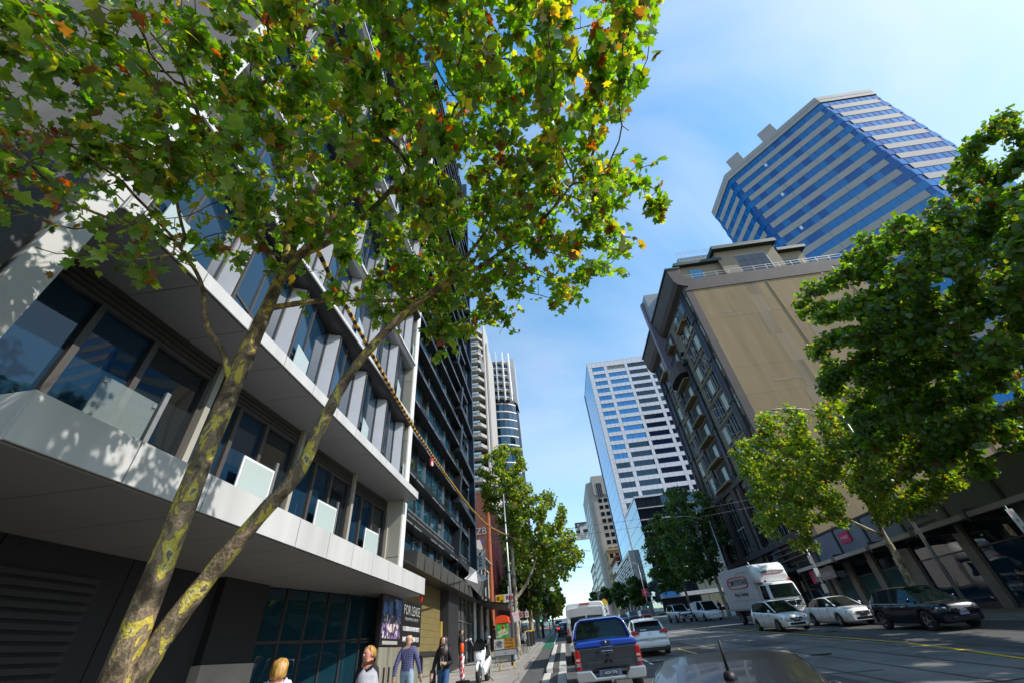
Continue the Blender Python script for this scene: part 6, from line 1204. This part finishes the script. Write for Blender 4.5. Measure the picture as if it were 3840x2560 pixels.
# road work board
rw = thing('road_work_board', 'orange and white ROAD WORK AHEAD board on the left footpath', 'sign', (-3.33,26.5,GZ(26.5)+.13)); yel = mat('sign_orange',(.75,.30,.015),.5,var=.1)
MB().box(-.57,.57,-.02,.02,.42,1.16).build('board_backing', M['dkgrey'], rw); MB().box(-.56,-.02,-.03,-.021,.70,1.14).build('white_panel', mat('sign_white_dirty',(.58,.57,.55),.6,var=.12,scale=9), rw); op = MB().box(.0,.55,-.03,-.021,.70,1.14).build('orange_panel', yel, rw); MB().box(-.55,.55,-.03,-.021,.44,.66).build('lower_panel', mat('sign_grey',(.42,.41,.42),.5,var=.1), rw)
for q, w in enumerate(('ROAD','WORK','AHEAD')): text(w, 'lettering', op, M['black'], (.275,-.032,1.06-q*.14), .15, R_SOUTH, .001, bold=.003)
b = MB()
for q in range(9): b.tube([(-.5+random.random()*.42,-.033,.76+random.random()*.32) for _ in range(4)], .006, 4, False)
b.build('scribble', M['black'], rw); b = MB(); b.tube([(.0,-.033,.60),(.06,-.033,.58),(.02,-.033,.54),(.05,-.033,.50)], .008, 4); b.build('arrow_mark', M['black'], rw)
MB().box(.30,.42,-.06,.04,.0,.42).build('leg', M['black'], rw); MB().box(-.45,-.40,-.03,.03,.0,.42).build('leg', M['steel'], rw)
for sx in (-1,1): b = MB(); b.tube([(sx*.5,.0,.44),(sx*.62,-.3 if sx>0 else .3,.0)], .014, 5); b.build('leg_stay', M['steel'], rw)
# phone booth with an advert
pbx = thing('phone_booth', 'phone booth with a bright orange top and a green sweets advert', 'phone booth', (-3.7,29.2,GZ(29.2)+.13), scale=.94)
for sx in (-1,1):
    for sy in (-1,1): MB().box(sx*.40-.03,sx*.40+.03,sy*.36-.03,sy*.36+.03,0,1.95).build('post', M['steel'], pbx)
ob_ = MB(); ob_.prism([(-.46,1.93),(.46,1.93),(.46,2.0),(.40,2.08),(.40,2.26),(.30,2.30),(.12,2.34),(-.12,2.34),(-.30,2.30),(-.40,2.26),(-.40,2.08),(-.46,2.0)], -.42, .42, 'y'); ob_.build('orange_top', M['orange'], pbx, bevel=.02)
ad_ = collage('advert_print', [(.05,.35,.04),(.30,.48,.04),(.55,.52,.03),(.10,.42,.05),(.45,.5,.05),(.06,.3,.03)], 4.5); apn = MB().box(-.36,.36,-.40,-.36,.35,1.90).build('advert_panel', ad_, pbx)
text('SOUR', 'advert_lettering', apn, M['whitepl'], (-.05,-.405,1.50), .2, (rad(90),rad(-12),0), .001, bold=.008); text('THEN SWEET!', 'advert_lettering', apn, M['whitepl'], (.0,-.405,1.33), .13, (rad(90),rad(-12),0), .001, bold=.005); text('SOUR PATCH', 'advert_lettering', apn, yel, (.08,-.405,.95), .13, R_SOUTH, .001, bold=.004)
MB().box(-.24,-.02,-.402,-.398,.62,.9).build('advert_blob', mat('advert_purple',(.35,.03,.3),.5,var=.1), pbx) if False else MB().ball((-.17,-.40,.78),(.11,.012,.15)).build('advert_blob', mat('advert_purple',(.35,.03,.3),.5,var=.1), pbx)
MB().ball((.05,-.40,1.72),(.09,.012,.10)).build('advert_blob', M['red'], pbx); MB().box(-.38,.38,.34,.38,.2,1.92).build('rear_glass', glD, pbx); MB().box(-.38,.38,-.35,.36,.0,.30).build('plinth', M['concrete'], pbx)
# Kan sign: projecting shop sign
kn = thing('projecting_sign', 'yellow and white projecting shop sign reading Kan', 'sign', (-5.0,42.4,GZ(42.4)+3.3)); MB().box(-.9,.9,-.06,.06,.0,.82).build('sign_box', M['whitepl'], kn); MB().box(-.88,-.1,-.068,-.061,.03,.79).build('yellow_field', M['yellow'], kn)
for q, (cx, cz, s_) in enumerate(((-.66,.52,.22),(-.34,.3,.2))):
    for a in range(3): MB().box(cx-s_/2,cx+s_/2,-.074,-.069,cz-s_/2+a*s_*.45,cz-s_/2+a*s_*.45+.05).build('glyph_stroke', M['black'], kn)
    for a in range(2): MB().box(cx-s_/2+a*s_*.8,cx-s_/2+a*s_*.8+.05,-.076,-.070,cz-s_/2,cz+s_/2).build('glyph_stroke', M['black'], kn)
text('Kan', 'lettering', kn, M['black'], (.42,-.064,.52), .46, R_SOUTH, .002, bold=.015); MB().box(.02,.85,-.066,-.061,.10,.2).build('print_line', M['dkgrey'], kn); MB().box(-1.3,-.9,-.03,.03,.6,.68).build('bracket', M['steel'], kn)
# bollard wrapped in tape
bo = thing('taped_bollard', 'orange topped bollard wrapped in red and white tape', 'bollard', (-4.3,20.2,GZ(20.2)+.13)); b = MB(); b.tube([(0,0,0),(0,0,1.0)], .06, 10); b.build('post', M['steel'], bo); b = MB(); b.lathe([(.075,.98),(.08,1.0),(.08,1.26),(.05,1.30)], 12); b.build('orange_cap', M['orange'], bo)
tape = collage('barrier_tape', [(.7,.03,.05),(.8,.78,.78),(.65,.03,.05),(.8,.78,.78)], 14)
b = MB(); b.loft([[Vector((.085*(1+.25*math.sin(q*2.2+j))*math.cos(q*.698), .085*(1+.25*math.cos(q*3+j*2))*math.sin(q*.698), .08+j*.1)) for q in range(9)] for j in range(9)]); b.build('tape', tape, bo); MB().box(-.22,.26,-.2,.2,0,.12).build('rubber_foot', M['black'], bo, bevel=.02)
# trestle behind the scooter
tr = thing('trestle', 'small yellow trestle stand behind the scooter', 'trestle', (-2.95,24.0,GZ(24)+.13), (0,0,.3)); MB().box(-.4,.4,-.1,.1,.30,.34).build('top_board', M['dkgrey'], tr)
for sx in (-1,1):
    for sy in (-1,1): b = MB(); b.tube([(sx*.3,sy*.06,.30),(sx*.36,sy*.2,0)], .018, 5); b.build('leg', M['yellow'], tr)
# cafe table and stools
tb_ = thing('cafe_table', 'small red topped footpath table between the seated diners', 'table', (-3.35,34.3,GZ(34.3)+.13)); b = MB(); b.lathe([(.32,.98),(.34,.99),(.34,1.02),(.32,1.03)], 16); b.build('top', mat('table_red',(.5,.06,.05),.4,var=.1), tb_); b = MB(); b.tube([(0,0,.03),(0,0,.98)], .03, 8); b.build('column', M['black'], tb_); b = MB(); b.lathe([(.22,0),(.22,.02),(.04,.05)], 14); b.build('foot', M['black'], tb_)
stl_ = ['stool under the bald seated man', 'stool under the woman in white', 'stool under the grey seated person']
for q, (x_, y_) in enumerate(((-3.75,34.6),(-2.95,34.4),(-2.95,35.6))):
    t = thing('stool', stl_[q], 'stool', (x_,y_,GZ(y_)+.13), group='stools at the footpath table'); b = MB(); b.lathe([(.16,.54),(.17,.55),(.17,.59),(.15,.60)], 12); b.build('seat', M['black'], t)
    for a in range(4): b = MB(); b.tube([(.1*math.cos(a*1.571+.8),.1*math.sin(a*1.571+.8),.55),(.17*math.cos(a*1.571+.8),.17*math.sin(a*1.571+.8),0)], .012, 5); b.build('leg', M['black'], t)
# footpath signs, bins, poles up the left side
for x_, y_, w, h_, m, lb in ((-3.4,37.5,.62,.44,mat('sign_pale_red',(.62,.36,.33),.5,var=.3,scale=9),'pale red sign board beyond the footpath diners'),(-2.9,38.4,.3,.42,M['whitepl'],'small white parking sign on a pole by the kerb')):
    t = thing('pole_sign', lb, 'sign', (x_,y_,GZ(y_)+.13)); b = MB(); b.tube([(0,0,0),(0,0,2.6)], .03, 7); b.build('pole', M['steel'], t); MB().box(-w/2,w/2,-.05,-.035,2.05,2.05+h_).build('plate', m, t)
    for q in range(2): MB().box(-w*.3,w*.3,-.056,-.051,2.05+h_*(.3+.3*q),2.05+h_*(.3+.3*q)+.05).build('print_line', M['red'], t)
for q, (x_, y_) in enumerate(((-3.3,44),(-3.2,46))):
    t = thing('litter_bin', ['dark litter bin with a yellow lid nearest the green lane','dark litter bin with a yellow lid behind the first'][q], 'bin', (x_,y_,GZ(y_)+.13), group='bins by the green lane'); MB().box(-.28,.28,-.3,.3,.05,1.0).build('body', M['dkgrey'], t, bevel=.03); MB().box(-.3,.3,-.32,.32,1.0,1.1).build('lid', M['yellow'], t, bevel=.03); MB().box(-.25,.25,-.27,.27,0,.05).build('base', M['black'], t)
# traffic signals
GRN = emit('signal_green',(.1,1,.55),3.0)
def signal(label, x_, y_, h_, face_=1):
    t = thing('traffic_signal', label, 'traffic light', (x_,y_,GZ(y_)+.1)); b = MB(); b.tube([(0,0,0),(0,0,h_)], .06, 8); b.build('pole', M['dkgrey'], t); hd = MB().box(-.18,.18,-.2,.06,h_-1.1,h_).build('signal_head', M['black'], t, bevel=.02)
    for q in range(3):
        b = MB(); b.lathe([(.10,-.215),(.10,-.19)], 12, (0,0,h_-.93+q*.33), 'y'); b.build('lens', GRN if q == 0 else mat('lens_off',(.04,.03,.02),.3,var=0), hd); b = MB(); b.tube([(.13*math.cos(a),-.28,h_-.93+q*.33+.13*math.sin(a)) for a in np.linspace(0,math.pi,8)], .012, 4); b.build('visor', M['black'], hd)
    return t
signal('traffic signal showing green beside the left footpath', -2.75, 58, 2.7); signal('smaller green traffic signal further up the left side', -2.3, 74, 2.6); signal('green traffic signal far up on the right by the red sign', 20.4, 118, 3.0)
rs = thing('pole_sign', 'red square sign on a pole under the white slatted building', 'sign', (20.9,120,GZ(120))); MB().box(-.7,.7,-.05,.05,4.4,6.0).build('plate', pk, rs); b = MB(); b.tube([(0,0,0),(0,0,5)], .08, 6); b.build('pole', M['steel'], rs); MB().box(-.4,.4,-.06,-.052,5.2,5.35).build('print_line', wt, rs)
# tram stop flag
ts = thing('tram_stop_flag', 'tall red edged tram stop flag with a yellow disc behind the van', 'sign', (3.75,43,GZ(43))); b = MB(); b.tube([(0,0,0),(0,0,2.4)], .05, 8); b.build('pole', M['steel'], ts)
pts = [(-.32,1.7),(.32,1.7),(.32,2.62)]+[(.32*math.cos(a),2.62+.36*math.sin(a)) for a in np.linspace(.2,2.94,8)]+[(-.32,2.62)]
b = MB(); b.prism(pts, -.05, .05, 'y'); b.build('flag_edge', M['red'], ts); b = MB(); b.prism([(p[0]*.84,lerp(2.3,p[1],.92)) for p in pts], -.058, -.051, 'y'); b.build('flag_face', wt, ts); b = MB(); b.lathe([(.25,-.066),(.25,-.059)], 18, (0,0,2.66), 'y'); b.build('yellow_disc', mat('disc_yellow',(.75,.62,.02),.5,var=0), ts)
for q, (cx, cz, w, h_) in enumerate(((-.08,2.22,.22,.08),(.08,2.05,.1,.2),(-.1,1.92,.16,.16))): MB().box(cx-w/2,cx+w/2,-.064,-.0585,cz-h_/2,cz+h_/2).build('pictogram', M['black'], ts)
# hook turn sign on its span cables
hk = thing('hook_turn_sign', 'hanging RIGHT TURN FROM LEFT AHEAD sign on striped cables', 'sign', (2.65,39,0)); MB().box(-.54,.54,-.03,.03,9.30,10.75).build('sign_plate', M['dkgrey'], hk, bevel=.02); MB().box(-.50,.50,-.04,-.031,9.34,10.71).build('sign_face', mat('sign_offwhite',(.66,.66,.66),.5,var=.05), hk)
b = MB(); b.tube([(-.22,-.05,9.98),(-.22,-.05,10.40),(-.16,-.05,10.50),(.0,-.05,10.53),(.42,-.05,10.53)], .045, 6); b.build('turn_arrow', M['black'], hk); MB().box(-.50,-.16,-.046,-.0415,9.86,10.06).build('kerb_mark', M['black'], hk); MB().box(.12,.50,-.046,-.0415,9.86,10.14).build('kerb_mark', M['black'], hk); MB().box(-.5,.5,-.046,-.0415,10.60,10.70).build('kerb_mark', M['black'], hk); MB().box(-.5,-.32,-.0462,-.0417,10.3,10.58).build('kerb_mark', M['black'], hk)
for q, w in enumerate(('RIGHT TURN','FROM LEFT','AHEAD')): text(w, 'lettering', hk, M['black'], (0,-.043,9.77-q*.15), .15, R_SOUTH, .001, bold=.002)
def stripes(name, ca, cb_, sc, ax):
    m = mat(name, ca, .5, var=0); n = m.node_tree; g2 = n.nodes.new('ShaderNodeNewGeometry'); wv = n.nodes.new('ShaderNodeTexWave'); wv.bands_direction = ax; wv.inputs['Scale'].default_value = sc; r = n.nodes.new('ShaderNodeValToRGB'); r.color_ramp.interpolation = 'CONSTANT'; e = r.color_ramp.elements; e[0].color = tuple(ca)+(1,); e[1].position = .5; e[1].color = tuple(cb_)+(1,)
    n.links.new(g2.outputs['Position'], wv.inputs['Vector']); n.links.new(wv.outputs['Fac'], r.inputs[0]); n.links.new(r.outputs[0], n.nodes['Principled BSDF'].inputs['Base Color']); return m
ys1 = stripes('cable_stripe_x',(.6,.4,.05),(.02,.02,.02),1.1,'X')
for z in (10.35, 9.72): b = MB(); b.tube([(-8.3,0,z+.25),(-3,0,z+.05),(-.52,0,z)], .035, 6); b.build('striped_cable', ys1, hk); b = MB(); b.tube([(.52,0,z),(8,0,z+.1),(21,0,z+1)], .012, 4); b.build('wire', M['black'], hk)
# striped sheathed cable from the apartment block to the lamp post
ys2 = stripes('cable_stripe_y',(.75,.42,.04),(.02,.018,.018),1.6,'Y')
cab_ = []
cab_ = [Vector((-3.0-.2*min(1,(y_-3.2)/6),y_,z_)) for y_,z_ in ((3.1,7.15),(4.5,6.95),(6,6.86),(7.6,6.78),(9.3,6.72),(11,6.69),(13,6.69),(15,6.72),(17,6.78),(19,6.91),(21,7.1),(23,7.36),(25,7.66),(27,7.98),(29,8.3),(29.9,8.45))]
sc_ = MB(); sc_.tube(cab_, .038, 7); so = sc_.build('striped_cable', ys2); tag(so, 'yellow and black sheathed cable sagging from the tree to the lamp post', 'cable')
b = MB(); b.tube([(-3.2,29.9,8.45),(-1.2,31.5,7.6),(3,38,8.2)], .03, 6); o = b.build('span_cable', mat('cable_brown',(.30,.16,.04),.6,var=.1)); tag(o, 'brown span cable running off the lamp post into the tree', 'cable')
ft = thing('cable_tag', 'red and white tag hanging on the striped cable', 'tag', tuple(cab_[5]-Vector((0,0,.28)))); MB().obox((0,0,.08),(.05,.26,.22),Matrix.Rotation(.4,3,'X')).build('cloth', M['red'], ft); MB().obox((.03,-.07,.0),(.03,.1,.12)).build('white_patch', M['whitepl'], ft); MB().box(-.01,.01,-.01,.01,.16,.30).build('tie', M['black'], ft)
# tram wires
for x_, z_, lb in ((9.5,5.6,'tram wire above the nearer rails'),(8.1,5.6,'tram wire above the farther rails')):
    o = MB().tube([(x_,20,z_+GZ(20)),(x_,180,z_+GZ(180))], .012, 4).build('tram_wire', M['black']); tag(o, lb, 'wire')
for i, (y_, z_) in enumerate(((52,8.2),(66,8.8),(85,9.3),(105,10.2),(130,11.5))):
    o = MB().tube([(-3.4,y_,z_+2),(5,y_,z_+.4),(9,y_,z_),(14,y_,z_+.5),(20.6,y_,z_+1.6)], .011, 4).build('span_wire', M['black']); tag(o, ['span wire crossing the street nearest the camera','second span wire across the street','third span wire across the street','fourth span wire across the street','farthest span wire across the street'][i], 'wire', 'span wires over the street')
# curved arm street lamps
def armlamp(label, x_, y_, h_, rx, m, hz=.0):
    t = thing('street_lamp', label, 'street lamp', (x_,y_,GZ(y_))); b = MB(); b.tube([(0,0,0),(0,0,h_*.5),(0,0,h_)], [.11,.09,.06], 10); b.build('post', m, t); b = MB(); b.tube([(0,0,h_-.2),(rx*.3,0,h_+.35),(rx*.65,0,h_+.75),(rx,0,h_+.9)], .035, 6); b.build('arm', m, t)
    s_ = 1 if rx > 0 else -1; b = MB(); b.loft([[Vector((rx+s_*d,.11*w*math.cos(a),h_+.9+.06*w*math.sin(a))) for a in np.linspace(0,2*math.pi,9)[:-1]] for d,w in ((-.1,.4),(.1,1),(.5,1),(.65,.5))]); b.build('lamp_head', mat('lamp_head',(.6,.6,.6),.4,var=.05) if x_ > 0 else M['dkgrey'], t); return t
armlamp('dark arm lamp reaching over the street beyond the left trees', -2.7, 60, 6.2, 5.4, M['dkgrey'])
armlamp('pale pole with arm lamp in front of the right shops', 20.6, 26.9, 11.5, -3.6, M['steel'])
armlamp('arm lamp sticking out of the dark right tree', 20.5, 58, 10.5, -3.2, M['steel']); armlamp('arm lamp far up the right side', 20.5, 118, 11.5, -4.5, M['steel'])
pp1 = thing('utility_pole', 'slim steel pole behind the box truck and white sedan', 'pole', (20.6,39,GZ(39))); b = MB(); b.tube([(0,0,0),(0,0,6.1)], [.09,.07], 8); b.build('post', M['steel'], pp1)
for z in (1.6,2.7,3.6): MB().box(-.35,-.02,-.3,-.27,z,z+.6).build('plate', M['whitepl'] if z<3 else GY, pp1)
pk2 = thing('parking_sign_pole', 'green pole with a long white parking sign at the right footpath', 'sign', (20.55,21.3,GZ(21.3)+.13)); b = MB(); b.tube([(0,0,0),(0,0,4.1)], .045, 8); b.build('pole', mat('pole_green',(.03,.12,.08),.4,var=.1), pk2); MB().box(-.16,.16,-.07,-.05,2.6,3.95).build('plate', M['whitepl'], pk2)
for q, (w, m) in enumerate((('P',M['red']),('9',M['black']),('P',M['black']),('8',M['black']))): text(w, 'lettering', pk2, m, (0,-.072,3.75-q*.32), .24, R_SOUTH, .001)
